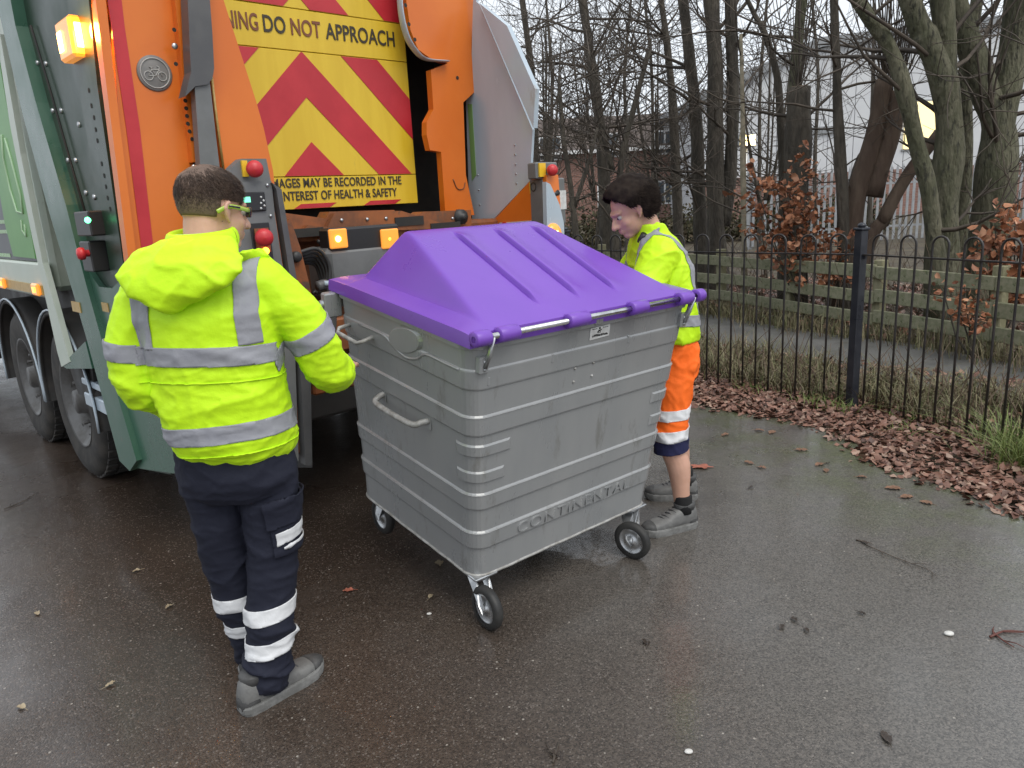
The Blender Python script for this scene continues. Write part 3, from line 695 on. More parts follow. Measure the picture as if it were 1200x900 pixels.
# pale palisade fence in front of the warehouse
pf = empty('palisade_fence', (10, 20, 0), 0, 'pale grey steel palisade fence behind the cut trunks', 'fence')
pale = MB(); pale.prism([(-0.035, 0.05), (0.035, 0.05), (0.035, 1.85), (0.0, 1.98), (-0.035, 1.85)], 1, -0.004, 0.004); pale = pale.mesh('pale'); pale.materials.append(M['steel'])
x = 6.4
while x < 14.2: o = link('pale', pale, pf); o.location = (x-10, 0, 0); x += 0.155
for z in (0.4, 1.5):
    mb = MB(); mb.box((6.3, 20.006, z-0.025), (14.3, 20.04, z+0.025)); mb.build('rail', M['steel'], pf, off=(10, 20, 0))
for x in (6.5, 9.2, 11.9):
    mb = MB(); mb.box((x-.05, 20.042, -0.1), (x+.05, 20.12, 1.7)); mb.build('post', M['steel'], pf, off=(10, 20, 0))
# low hedge that closes the back of the wood
n = 26000; hx = rng.uniform(-14, 12, n); hy = 24+rng.normal(0, 0.5, n); hz = np.abs(rng.normal(0, 0.55, n))
V, Fq = leaf_cloud(n, np.c_[hx, hy, hz], 0.11, 1.0, np.zeros(n))
tag(np_mesh('hedge', V, Fq, island_mat('hedge_leaf', [(0.05, 0.05, 0.025), (0.09, 0.07, 0.04), (0.06, 0.065, 0.03), (0.11, 0.08, 0.05)], 0.7)), 'low scrubby brown hedge at the back of the wood', 'hedge', kind='stuff')
# brambles
sg = Seg()
for _ in range(420):
    y = 4.2+7*rnd.random(); x = float(rail_x(y))+0.15+rnd.random()*0.9
    grow(sg, (x, y, -0.02), (rnd.gauss(0, .5), rnd.gauss(0, .5), 1), rnd.uniform(0.25, 0.6), 0.003, 0, up=-0.05, wander=0.18)
for _ in range(500):
    y = 6+8*rnd.random(); x = float(np.interp(y, [e[1] for e in PF[::-1]], [e[0] for e in PF[::-1]]))+0.4+rnd.random()*3.5
    grow(sg, (x, y, -0.02), (rnd.gauss(0, .5), rnd.gauss(0, .5), 1), rnd.uniform(0.4, 1.3), 0.004, 0, up=-0.02, wander=0.18)
tag(sg.obj('bramble', M['bramble'], None, 3), 'tangle of thin brown bramble stems behind the railing', 'bramble', kind='stuff')
# ================================================================== WHEELED BIN, its far side just lifted by the lorry
M['bin_steel'] = mat('bin_grey_paint', (0.275, 0.285, 0.29), 0.30, 0.25, col2=(0.32, 0.325, 0.325), nscale=2.4, amount=1.0, rvar=0.08, bump=0.0006, bscale=12, col3=(0.225, 0.225, 0.215), n3=2.5, thr3=0.58, stretch=(1.6, 1.6, 0.5))
M['bin_edge'] = mat('bin_worn_edge', (0.44, 0.44, 0.43), 0.55, 0.3, col2=(0.24, 0.23, 0.21), nscale=26, amount=0.8)
M['bin_highlight'] = mat('bin_ledge_highlight', (0.37, 0.375, 0.375), 0.4, 0.2, col2=(0.31, 0.31, 0.31), nscale=20)  # sky highlight on the rib ledges, painted as a lighter, worn bead
M['lid'] = mat('purple_plastic', (0.160, 0.058, 0.42), 0.34, col2=(0.190, 0.075, 0.46), nscale=2.2, amount=1.0, bump=0.0008, bscale=14, rvar=0.10, spec=0.5, col3=(0.13, 0.048, 0.34), n3=4, thr3=0.63)
M['chrome'] = mat('bright_rod', (0.7, 0.7, 0.7), 0.22, 1.0, col2=(0.5, 0.5, 0.5), nscale=30)
M['zinc'] = mat('zinc_plate', (0.55, 0.56, 0.57), 0.32, 0.9, col2=(0.40, 0.41, 0.42), nscale=20, rvar=0.1)
M['tyre'] = mat('rubber', (0.018, 0.018, 0.018), 0.6, col2=(0.03, 0.029, 0.027), nscale=12, rvar=0.15)
M['white_print'] = mat('white_sticker', (0.62, 0.63, 0.62), 0.5, col2=(0.5, 0.5, 0.49), nscale=40)
M['black_print'] = mat('black_print', (0.02, 0.02, 0.02), 0.6)
BY, BT = math.radians(39.5), math.radians(8.3)
bu = np.array([math.cos(BY), math.sin(BY), 0]); bh = np.array([-math.sin(BY), math.cos(BY), 0])
bw = bh*math.cos(BT)+np.array([0, 0, math.sin(BT)]); bn = np.cross(bu, bw)
BA = gnd(557, 678, 0.20)
wb = empty('wheeled_bin', (0, 0, 0), 0, 'large grey steel four-wheeled bin with a purple peaked lid', 'bin')
mx = Matrix.Identity(4)
for i in range(3): mx[i][0], mx[i][1], mx[i][2], mx[i][3] = bu[i], bw[i], bn[i], BA[i]
wb.matrix_world = mx
BR = np.array([bu, bw, bn])
def bloc(p): return BR @ (np.asarray(p)-BA)
HT = 0.97
def bring(n, off=0.0, r=0.065, k=7):
    """rounded rectangle ring of the body at height n; returns points, corner centres are at fixed index blocks"""
    t = n/HT
    u0, u1, w0, w1 = -0.086*t-off, 1.018+0.082*t+off, -0.043*t-off, 0.862+0.02*t+off
    r = r+off; out = []
    for (cu, cw, a0) in ((u0+r, w0+r, 180), (u1-r, w0+r, 270), (u1-r, w1-r, 0), (u0+r, w1-r, 90)):
        for i in range(k+1):
            a = math.radians(a0+90*i/k); out.append((cu+r*math.cos(a), cw+r*math.sin(a), n))
    return out
BANDS = [(0.128, 0.198, 0.008), (0.305, 0.368, 0.007), (0.618, 0.690, 0.007), (0.800, 0.868, 0.006)]
prof = [(0.0, 0.004)]
for lo, hi, o in BANDS: prof += [(lo-0.006, 0), (lo-0.001, o*0.8), (lo+0.004, o), (hi-0.004, o), (hi+0.001, o*0.85), (hi+0.007, 0)]
prof += [(0.945, 0), (0.95, 0.012), (0.972, 0.014), (0.976, 0.010)]
mb = MB(); K = 32; rows = [bring(n, o) for n, o in prof]
vs = [p for r in rows for p in r]; m_ = len(rows)
fs = [(i*K+k, i*K+(k+1) % K, (i+1)*K+(k+1) % K, (i+1)*K+k) for i in range(m_-1) for k in range(K)]
fs += [tuple(range(K-1, -1, -1)), tuple((m_-1)*K+k for k in range(K))]
mb.add(vs, fs); body = mb.build('body', M['bin_steel'], wb)
# rolled bottom edge, worn bright and slightly wavy
mb = MB(); P = []
R0 = bring(0.0, 0.004); dense = []
for i in range(K):
    p, q = np.array(R0[i]), np.array(R0[(i+1) % K]); s_ = max(1, int(np.linalg.norm(q-p)/0.02))
    dense += [p+(q-p)*j/s_ for j in range(s_)]
dense = [p+np.array([0, 0, 0.003*noise.noise(Vector(p*9))-0.002]) for p in dense]; dense.append(dense[0])
mb.tube(dense, 0.0065, n=6, caps=False); mb.build('bottom_edge', M['bin_edge'], wb)
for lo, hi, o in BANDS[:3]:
    rg = bring(hi-0.001, o+0.0005); mb = MB(); mb.tube([np.array(p) for p in rg[4:]+rg[:4]][12-0:][::1] if False else [np.array(p) for p in rg]+[np.array(rg[0])], 0.0016, n=5, caps=False); mb.build('ledge_highlight', M['bin_highlight'], wb)
# short U-shaped stiffening pressings at the corners
def corner_band(c0, nlo, nhi, out=0.007, ext=0.13):
    base = c0*8
    for (lo, hi, e) in ((nlo, nhi, ext),):
        prof2 = [(lo-0.005, 0.0008), (lo, out), (hi, out), (hi+0.007, 0.0008)]
        mb = MB(); rws = []
        for n_, o_ in prof2:
            rg = bring(n_, o_); idx = [(base+i) % 32 for i in range(8)]; pts = [np.array(rg[i]) for i in idx]
            a = np.array(rg[(base-1) % 32]); b = np.array(rg[(base+8) % 32])
            d0 = (a-pts[0])/np.linalg.norm(a-pts[0]); d1 = (b-pts[-1])/np.linalg.norm(b-pts[-1])
            if o_ < 0.005: e0 = 0.012
            else: e0 = 0.0
            rws.append([pts[0]+d0*(0.02+e0)] + pts + [pts[-1]+d1*(e+e0)])
        W_ = len(rws[0]); v_ = [tuple(p) for r in rws for p in r]
        f_ = [(i*W_+k, i*W_+k+1, (i+1)*W_+k+1, (i+1)*W_+k) for i in range(3) for k in range(W_-1)]
        f_ += [(0, W_, 2*W_, 3*W_), (W_-1, 4*W_-1, 3*W_-1, 2*W_-1)]
        mb.add(v_, f_); mb.build('pressed_rib', M['bin_steel'], wb, fixn=False)
corner_band(0, 0.535, 0.572, ext=0.10); corner_band(0, 0.425, 0.462, ext=0.07)
def corner_band_r(nlo, nhi, e):
    prof2 = [(nlo-0.005, 0.0008), (nlo, 0.007), (nhi, 0.007), (nhi+0.007, 0.0008)]; rws = []
    for n_, o_ in prof2:
        rg = bring(n_, o_); pts = [np.array(rg[8+i]) for i in range(8)]; x = 0.012 if o_ < 0.005 else 0
        rws.append([pts[0]+np.array([-e-x, 0, 0])] + pts + [pts[-1]+np.array([0, 0.02+x, 0])])
    W_ = 10; mb = MB(); mb.add([tuple(p) for r in rws for p in r], [(i*W_+k, i*W_+k+1, (i+1)*W_+k+1, (i+1)*W_+k) for i in range(3) for k in range(W_-1)] + [(0, W_, 2*W_, 3*W_), (W_-1, 4*W_-1, 3*W_-1, 2*W_-1)])
    mb.build('pressed_rib', M['bin_steel'], wb, fixn=False)
corner_band_r(0.535, 0.572, 0.06); corner_band_r(0.425, 0.462, 0.04)
# front-face helper: a point on the hinge-side face
def fface(u, n, out=0.0): return np.array([u, -0.043*n/HT-out, n])
# embossed lettering
tm = text_mesh('CONTINENTAL', 0.070, 0.005, 0.0, -0.0004, 1.12); tm.materials.clear(); tm.materials.append(M['bin_steel'])
xs = [v.co.x for v in tm.vertices]; sc = 0.66/(max(xs)-min(xs))
t = link('lettering', tm, wb); ta = math.atan(0.043/HT)
X_, Z_ = Vector((1, 0, 0)), Vector((0, -math.cos(ta), -math.sin(ta)))*1.0; Y_ = Vector((0, -math.sin(ta), math.cos(ta)))
tmx = Matrix.Identity(4); c_ = fface(0.522, 0.160, 0.0085)
for i in range(3): tmx[i][0], tmx[i][1], tmx[i][2], tmx[i][3] = X_[i]*sc, Y_[i], Z_[i], c_[i]
t.matrix_local = tmx
# sticker with a small running figure and a line of marks
mb = MB(); c_ = [fface(0.492, 0.893, 0.003), fface(0.600, 0.897, 0.003), fface(0.600, 0.945, 0.003), fface(0.492, 0.941, 0.003)]
mb.add([tuple(p) for p in c_]+[tuple(np.array(p)+np.array([0, 0.0022, 0])) for p in c_], [(0, 1, 2, 3), (0, 4, 5, 1), (1, 5, 6, 2), (2, 6, 7, 3), (3, 7, 4, 0)])
stk = mb.build('sticker', M['white_print'], wb)
mb = MB()
def mark(u, n, du, dn): mb.box((u, -0.043*n/HT-0.0045, n), (u+du, -0.043*n/HT-0.0034, n+dn))
for u_, n_, a_, b_ in ((0.538, 0.933, .007, .007), (0.535, 0.924, .012, .006), (0.529, 0.921, .008, .003), (0.545, 0.928, .008, .003), (0.533, 0.917, .004, .008), (0.543, 0.917, .004, .008)): mark(u_, n_, a_, b_)
x = 0.505
while x < 0.588: w_ = rnd.uniform(.004, .009); mark(x, 0.905+rnd.uniform(-.001, .001), w_, rnd.choice((.004, .007, .008))); x += w_+rnd.uniform(.001, .004)
x = 0.50
while x < 0.59: w_ = rnd.uniform(.004, .010); mark(x, 0.935, w_, 0.002); x += w_+0.003 if not (0.52 < x < 0.55) else 0.04
mb.build('print', M['black_print'], stk)
for u_, n_ in ((0.43, 0.79), (0.53, 0.795), (0.43, 0.735), (0.53, 0.74)):
    mb = MB(); mb.ball(tuple(fface(u_, n_, 0.001)), 0.006, 8, 6); mb.build('rivet', M['bin_edge'], wb)
for u_, n_ in ((0.30, 0.86), (0.72, 0.865), (0.0, 0.83)):
    mb = MB(); mb.box(tuple(fface(u_-.006, n_-.02, 0.009)), tuple(fface(u_+.006, n_+.014, -0.004)), 0.003); mb.build('lug', M['bin_steel'], wb)
mb = MB(); mb.box((0.495, -0.062, 0.955), (0.545, -0.042, 0.985), 0.006); mb.build('lid_stop', M['bin_steel'], wb)
# side: raised oval pressing, handles
def sface(w, n, out=0.0): return np.array([-0.086*n/HT-out, w, n])
mb = MB(); ov = []
for i in range(28):
    a = 2*math.pi*i/28; ov.append((0.36+0.11*math.cos(a)-0.05*math.sin(a), 0.885+0.062*math.sin(a)))
v_ = [tuple(sface(w, n, 0.0005)) for w, n in ov] + [tuple(sface(0.36+(w-0.36)*0.88, 0.885+(n-0.885)*0.84, 0.010)) for w, n in ov]
mb.add(v_, [(i, (i+1) % 28, 28+(i+1) % 28, 28+i) for i in range(28)] + [tuple(range(28, 56))]); mb.build('pressed_oval', M['bin_steel'], wb)
mb = MB(); P = [sface(w, n, 0.004) for w, n in ((0.70, 0.865), (0.58, 0.868), (0.50, 0.865), (0.44, 0.838), (0.36, 0.818), (0.28, 0.835), (0.22, 0.868), (0.10, 0.868), (0.02, 0.868))]
mb.tube(catmull(P, 4), 0.006, n=6); mb.build('pressed_bead', M['bin_steel'], wb)
def handle(w0, w1, n_, bow, drop, r):
    mb = MB(); P = [sface(w0, n_, -0.005), sface(w0, n_-0.012, 0.03), sface(w0-0.035, n_-drop, bow), sface(w1+0.05, n_-drop, bow), sface(w1+0.008, n_-drop*0.5, 0.03), sface(w1, n_-drop*0.35, -0.005)]
    mb.tube(catmull(P, 4), r, n=8); h = mb.build('handle', M['bin_edge'], wb)
    for w_, q in ((w0, n_), (w1, n_-drop*0.35)):
        a, b = sface(w_-0.018, q-0.035, 0.006), sface(w_+0.018, q+0.03, -0.003); mb = MB(); mb.box(tuple(np.minimum(a, b)), tuple(np.maximum(a, b)), 0.003); mb.build('handle_plate', M['bin_steel'], h)
handle(0.565, 0.245, 0.600, 0.055, 0.025, 0.0125)
mb = MB(); P = [sface(0.785, 0.845, -0.01), sface(0.785, 0.835, 0.055), sface(0.775, 0.820, 0.068), sface(0.62, 0.815, 0.068), sface(0.60, 0.825, 0.05), sface(0.60, 0.84, -0.01)]
mb.tube(P, 0.009, n=8); mb.build('handle', M['bin_edge'], wb)
mb = MB(); mb.box((-0.150, 0.86, 0.86), (-0.07, 0.90, 0.965), 0.006); mb.build('trunnion_plate', M['bin_steel'], wb)
mb = MB(); mb.lathe([(0.001, -0.16), (0.02, -0.16), (0.02, -0.06)], (0, 0.885, 0.915), (1, 0, 0), 14); mb.build('trunnion', M['zinc'], wb)
# ---- lid
LU0, LU1, LW0, LW1, LN = -0.098, 1.112, -0.060, 0.918, 0.984
RW = 0.60
def lid_h(u, w):
    a = 0.024 + 0.345*(w-LW0)
    l = 0.024 + 0.30*max(0, u-LU0-0.01) + 1.6*max(0, u-LU0-0.085)
    r = 0.024 + 0.22*max(0, LU1-u-0.01) + 0.72*max(0, LU1-u-0.10)
    f = 0.024 + 0.12*max(0, LW1-w) + 1.25*max(0, LW1-0.13-w)
    a2 = 0.024 + 0.345*(RW-LW0) - 0.02*(w-RW)
    k = 0.008
    vals = (a, l, r, f, a2); mn = min(vals)
    h = mn - k*math.log(sum(math.exp(-(v-mn)/k) for v in vals)) + 0.008
    for c in (0.29, 0.50, 0.71):
        d = u-c-0.10*(w-0.3)*0
        if 0.03 < w < RW-0.03:
            fade = min(1, (w-0.03)/0.06, (RW-0.03-w)/0.05)
            s_ = 0.5+0.5*math.tanh(d/0.0025); h += 0.014*fade*s_*math.exp(-((max(0, d))/0.05)**2) - 0.012*fade*math.exp(-((d+0.006)/0.005)**2)
    return max(h, 0.012)
NU, NW = 150, 84
us = np.unique(np.r_[np.linspace(LU0, LU1, NU), [c+d for c in (0.29, 0.50, 0.71) for d in (-.018, -.014, -.010, -.006, -.003, 0, .003, .006, .012)]]); ws = np.linspace(LW0, LW1, NW); NU = len(us)
top = [(u, w, LN+lid_h(u, w)) for w in ws for u in us]
mb = MB(); q_ = [(j*NU+i, j*NU+i+1, (j+1)*NU+i+1, (j+1)*NU+i) for j in range(NW-1) for i in range(NU-1)]
per = [(i, 0) for i in range(NU)] + [(NU-1, j) for j in range(1, NW)] + [(i, NW-1) for i in range(NU-2, -1, -1)] + [(0, j) for j in range(NW-2, 0, -1)]
o0 = len(top); cu_, cw_ = (LU0+LU1)/2, (LW0+LW1)/2
sk = [(cu_+(us[i]-cu_)*1.004, cw_+(ws[j]-cw_)*1.004, LN+0.012) for i, j in per] + [(cu_+(us[i]-cu_)*1.004, cw_+(ws[j]-cw_)*1.004, LN-0.018) for i, j in per] + [(cu_+(us[i]-cu_)*0.985, cw_+(ws[j]-cw_)*0.985, LN-0.018) for i, j in per]
n_ = len(per); ids = [j*NU+i for i, j in per]
for r in range(3):
    lo = ids if r == 0 else [o0+(r-1)*n_+k for k in range(n_)]; hi = [o0+r*n_+k for k in range(n_)]
    q_ += [(lo[k], hi[k], hi[(k+1) % n_], lo[(k+1) % n_]) for k in range(n_)]
mb.add(top+sk, q_, True); lid = mb.build('lid', M['lid'], wb)
me = lid.data; bm = bmesh.new(); bm.from_mesh(me)
for e in bm.edges:
    if len(e.link_faces) == 2 and e.calc_face_angle(0) > math.radians(32): e.smooth = False
bm.to_mesh(me); bm.free()
RODW, RODN = -0.083, LN+0.020
mb = MB(); mb.tube([(-0.05, RODW, RODN), (1.10, RODW, RODN)], 0.0105, n=12); mb.build('hinge_rod', M['chrome'], wb)
for a, b in ((-0.102, -0.038), (0.0, 0.085), (0.325, 0.425), (0.665, 0.755), (0.965, 1.045), (1.080, 1.125)):
    mb = MB(); mb.lathe([(0.011, a), (0.024, a), (0.027, a+0.004), (0.027, b-0.004), (0.024, b), (0.011, b), (0.0105, a+0.01)], (0, RODW, RODN), (1, 0, 0), 20)
    mb.box((a+0.003, RODW, RODN-0.022), (b-0.003, -0.05, RODN+0.020), 0.006); mb.build('hinge_knuckle', M['lid'], lid)
for u_ in (-0.022, 1.065):
    mb = MB(); mb.tube([(u_, RODW, RODN), (u_, -0.070, 0.94), (u_-0.012, -0.058, 0.89)], [(0.006, 0.016), (0.006, 0.013), (0.006, 0.016)], n=8, flat=(0, 1, 0)); br = mb.build('hinge_bracket', M['zinc'], wb)
    mb = MB(); mb.box((u_-0.030, -0.0585, 0.865), (u_+0.010, -0.030, 0.925), 0.004); mb.build('bracket_plate', M['bin_steel'], br)
    for n_ in (0.88, 0.908): mb = MB(); mb.ball((u_-0.010, -0.0585, n_), 0.0065, 8, 6); mb.build('bolt', M['zinc'], br)
# ---- castors
def castor(pos, axle_w, pivot, r=0.088):
    """pos: wheel centre (bin frame), axle direction given in the world, pivot: (u, w) of the swivel"""
    ax = BR @ (np.array(axle_w)/np.linalg.norm(axle_w)); ax[2] = 0; ax /= np.linalg.norm(ax)
    pos = np.array(pos); up = np.array([0, 0, 1.]); tr = np.cross(ax, up)
    root = MB(); pv = np.array([pivot[0], pivot[1], 0])
    root.box((pv[0]-0.055, pv[1]-0.055, -0.014), (pv[0]+0.055, pv[1]+0.055, -0.0025), 0.003)
    root.lathe([(0.001, -0.034), (0.036, -0.034), (0.040, -0.026), (0.036, -0.014)], pv, (0, 0, 1), 16)
    f_ = root.build('castor', M['zinc'], wb)
    for s_ in (-1, 1):
        mb = MB(); o_ = ax*s_*0.028; top_ = pv+o_*1.05+np.array([0, 0, -0.032])
        P = [top_-tr*0.03, top_+tr*0.03]; c_ = pos+o_
        e = ax*0.0022
        poly = [top_-tr*0.034, top_+tr*0.034, c_+tr*0.018+up*0.01, c_+tr*0.012-up*0.016, c_-tr*0.012-up*0.016, c_-tr*0.018+up*0.01]
        v_ = [tuple(p-e) for p in poly]+[tuple(p+e) for p in poly]; n_ = len(poly)
        mb.add(v_, [tuple(range(n_)), tuple(range(2*n_-1, n_-1, -1))]+[(i, i+n_, (i+1) % n_+n_, (i+1) % n_) for i in range(n_)]); mb.build('fork', M['zinc'], f_)
    mb = MB(); mb.box((-0.001, -0.001, -0.001), (0.001, 0.001, 0.001)); mb = MB()
    mb.lathe([(r*0.70, -0.018), (r*0.90, -0.019), (r, -0.010), (r, 0.010), (r*0.90, 0.019), (r*0.70, 0.018)], pos, ax, 32); mb.build('tyre', M['tyre'], f_)
    mb = MB(); mb.lathe([(0.001, -0.026), (0.014, -0.026), (0.016, -0.012), (r*0.45, -0.006), (r*0.64, -0.012), (r*0.72, -0.0165), (r*0.72, 0.0165), (r*0.64, 0.012), (r*0.45, 0.006), (0.016, 0.012), (0.014, 0.026), (0.001, 0.026)], pos, ax, 28); mb.build('rim', M['zinc'], f_)
wf_ = bloc(gnd(571, 712, 0.088)); wr_ = bloc(gnd(741, 633, 0.088))
castor(wf_, (-0.80, -0.60, 0), (max(0.05, wf_[0]+0.01), max(0.045, wf_[1]+0.03)))
castor(wr_, (-0.62, -0.78, 0), (0.955, max(0.045, wr_[1]+0.03)))
castor((0.055, 0.775, wf_[2]), (-0.80, -0.60, 0), (0.085, 0.79))
castor((0.95, 0.775, wf_[2]), (-0.72, -0.70, 0), (0.95, 0.79))
# ================================================================== REFUSE LORRY (rear end towards the viewer)
M['orange'] = mat('orange_paint', (0.64, 0.145, 0.012), 0.38, col2=(0.70, 0.175, 0.018), nscale=1.7, rvar=0.1, coat=0.15, col3=(0.33, 0.105, 0.03), n3=3.5, thr3=0.64)
M['orange_worn'] = mat('orange_paint_worn', (0.30, 0.092, 0.024), 0.55, col2=(0.15, 0.058, 0.026), nscale=5, rvar=0.15, col3=(0.10, 0.06, 0.04), n3=2, thr3=0.56)
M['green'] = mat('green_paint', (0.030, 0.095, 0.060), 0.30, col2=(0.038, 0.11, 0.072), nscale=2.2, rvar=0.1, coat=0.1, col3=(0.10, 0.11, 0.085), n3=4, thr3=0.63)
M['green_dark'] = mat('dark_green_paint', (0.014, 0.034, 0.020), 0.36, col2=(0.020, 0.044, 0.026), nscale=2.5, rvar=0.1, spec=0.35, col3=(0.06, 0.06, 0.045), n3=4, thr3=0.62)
M['pale'] = mat('pale_green_white_paint', (0.46, 0.52, 0.44), 0.4, col2=(0.54, 0.58, 0.51), nscale=3, rvar=0.1, col3=(0.30, 0.31, 0.25), n3=3, thr3=0.62)
M['livery_grey'] = mat('livery_charcoal', (0.085, 0.09, 0.10), 0.4, col2=(0.105, 0.11, 0.12), nscale=3)
M['livery_green'] = mat('livery_bright_green', (0.115, 0.30, 0.085), 0.4, col2=(0.14, 0.34, 0.10), nscale=3)
M['line_white'] = mat('livery_pale_line', (0.42, 0.58, 0.38), 0.5)
M['yellow'] = mat('reflective_yellow', (0.66, 0.44, 0.022), 0.38, col2=(0.72, 0.50, 0.035), nscale=3, rvar=0.08, col3=(0.40, 0.28, 0.055), n3=1.6, thr3=0.63, stretch=(2.6, 2.6, 0.45))
M['red_strip'] = mat('reflective_red', (0.45, 0.018, 0.028), 0.38, col2=(0.52, 0.03, 0.04), nscale=3, rvar=0.08)
M['dark_print'] = mat('dark_lettering', (0.045, 0.035, 0.022), 0.55)
M['brown_print'] = mat('faded_red_lettering', (0.20, 0.07, 0.03), 0.55)
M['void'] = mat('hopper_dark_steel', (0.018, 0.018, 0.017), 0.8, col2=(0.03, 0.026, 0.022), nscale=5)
M['charcoal'] = mat('charcoal_tube', (0.075, 0.075, 0.078), 0.42, col2=(0.10, 0.10, 0.10), nscale=5, rvar=0.1)
M['alu'] = mat('brushed_steel_plate', (0.47, 0.55, 0.62), 0.24, 0.1, col2=(0.40, 0.47, 0.53), nscale=1.6, rvar=0.10, stretch=(1, 1, 0.3), col3=(0.33, 0.30, 0.27), n3=3, thr3=0.62)
M['box_grey'] = mat('control_box_grey', (0.13, 0.135, 0.135), 0.45, col2=(0.16, 0.165, 0.165), nscale=6)
M['black_plastic'] = mat('black_plastic', (0.02, 0.02, 0.021), 0.4)
M['red_button'] = mat('red_button', (0.52, 0.028, 0.035), 0.38)
M['yellow_base'] = mat('yellow_button_base', (0.78, 0.50, 0.03), 0.4)
M['amber_lit'] = mat('amber_led', (0.9, 0.4, 0.05), 0.3, emit=(1.0, 0.33, 0.03), estr=5)
M['amber_hot'] = mat('amber_led_core', (1, 0.7, 0.3), 0.3, emit=(1.0, 0.47, 0.09), estr=14)
M['amber_dim'] = mat('amber_lens', (0.75, 0.26, 0.03), 0.25, emit=(1.0, 0.36, 0.05), estr=0.55, coat=0.5)
M['lcd'] = mat('green_display', (0.05, 0.3, 0.2), 0.3, emit=(0.25, 1.0, 0.62), estr=1.1)
M['led_green'] = mat('green_led', (0.05, 0.6, 0.2), 0.3, emit=(0.1, 1.0, 0.35), estr=5)
M['chassis'] = mat('chassis_black', (0.02, 0.02, 0.02), 0.6, col2=(0.045, 0.04, 0.036), nscale=5, rvar=0.15)
M['mud'] = mat('muddy_rubber', (0.022, 0.021, 0.02), 0.75, col2=(0.05, 0.045, 0.04), nscale=9)
M['rim'] = mat('wheel_rim_silver', (0.13, 0.13, 0.13), 0.5, 0.4, col2=(0.085, 0.08, 0.075), nscale=8, rvar=0.1)
M['badge'] = mat('badge_grey', (0.16, 0.155, 0.15), 0.5, col2=(0.20, 0.19, 0.18), nscale=20)
M['badge_line'] = mat('badge_line', (0.40, 0.39, 0.37), 0.5)
M['gold'] = mat('conspicuity_gold', (0.42, 0.27, 0.075), 0.4, col2=(0.50, 0.34, 0.12), nscale=30)
M['green_tape'] = mat('faded_green_tape', (0.20, 0.36, 0.12), 0.5)
M['hose'] = mat('hydraulic_hose', (0.03, 0.03, 0.03), 0.5)

TA = math.radians(43.5); TXv = np.array([math.cos(TA), math.sin(TA), 0]); TYv = np.array([-math.sin(TA), math.cos(TA), 0])
TB = (2.35, 5.5, 0.0)
truck = empty('refuse_lorry', tuple(TXv*TB[0]+TYv*TB[1]), TA, 'green and orange refuse lorry with red and yellow chevron hopper panel', 'lorry')
def tl(p): return np.array([p@TXv, p@TYv, p[2]])
def sx(lx, pts): return [tuple(tl(atplane(x, y, TXv*lx, TXv))[1:]) for x, y in pts]          # -> (y, z) on the plane x = lx
def sy(ly, pts): return [tuple(tl(atplane(x, y, TYv*ly, TYv))[[0, 2]]) for x, y in pts]       # -> (x, z) on the plane y = ly
def tp(name, mb, m, par=None): return mb.build(name, M[m], par or truck, off=TB)
def px_x(name, lx, th, pts, m, par=None): return tp(name, MB().prism(sx(lx, pts), 0, lx, lx+th), m, par)
def px_y(name, ly, th, pts, m, par=None): return tp(name, MB().prism(sy(ly, pts), 1, ly, ly+th), m, par)
def bx(name, lo, hi, m, par=None, bev=0.006): return tp(name, MB().box(lo, hi, bev), m, par)
def bolt(p, ax, r, m='zinc', par=None, h=0.008):
    mb = MB(); mb.lathe([(0.0005, -h), (r*0.8, -h), (r, -h*0.4), (r, 0.002)], p, ax, 8); return tp('bolt', mb, m, par)

# ---- compaction body and its side
body_t = bx('body', (1.16, 5.16, 1.22), (3.54, 11.2, 3.25), 'pale', bev=0.03)
bx('livery_panel', (1.142, 5.36, 1.40), (1.157, 11.0, 3.1), 'livery_grey', body_t, 0)
mb = MB(); pts = sx(1.14, [(18, 300), (8, 262), (0, 215), (0, 60), (10, 120), (25, 200), (37, 262), (44, 303)])
px = [(y, z) for y, z in pts]; tp('livery_swoosh', mb.prism(px, 0, 1.128, 1.140), 'livery_green', body_t)
mb = MB(); mb.tube([np.array([1.126, y, z]) for y, z in sx(1.126, [(2, 158), (4, 185), (12, 222), (20, 248), (27, 250), (24, 228), (14, 190), (6, 162)])], 0.007, n=6); tp('livery_line', mb, 'line_white', body_t)
mb = MB(); mb.tube([np.array([1.126, y, z]) for y, z in sx(1.126, [(25, 258), (26, 270), (31, 277), (29, 263)])], 0.006, n=6); tp('livery_line', mb, 'line_white', body_t)
for k, (px0, py0, px1, py1) in enumerate(((0, 258, 8, 262), (0, 270, 9, 273), (0, 298, 12, 300))):
    a, b = sx(1.139, [(px0, py0)])[0], sx(1.139, [(px1, py1)])[0]
    mb = MB(); y = b[0]; zc = (a[1]+b[1])/2
    while y < b[0]+0.5: w_ = rnd.uniform(.02, .045); mb.box((1.136, y, zc-0.012), (1.141, y+w_, zc+0.012)); y += w_+0.014
    tag(tp('livery_text', mb, 'line_white', body_t), kind='stuff')
rail = bx('lower_rail', (1.105, 5.16, 1.185), (1.155, 11.0, 1.395), 'pale', body_t, 0.012)
bx('marker_strip', (1.094, 5.20, 1.205), (1.104, 11.0, 1.262), 'gold', rail, 0)
for px_ in (6, 46):
    y, z = sx(1.09, [(px_, 340 if px_ < 20 else 349)])[0]
    ml = bx('marker_light', (1.070, y-0.07, 1.20), (1.0935, y+0.07, 1.275), 'amber_dim', rail, 0.01)
    mb = MB(); mb.box((1.066, y-0.022, 1.222), (1.0695, y+0.022, 1.252)); tp('led', mb, 'amber_lit', ml)
px_x('body_post', 1.088, 0.03, [(0, 70), (12, 148), (38, 280), (67, 412), (72, 430), (82, 424), (50, 308), (24, 180), (0, 40)], 'pale')
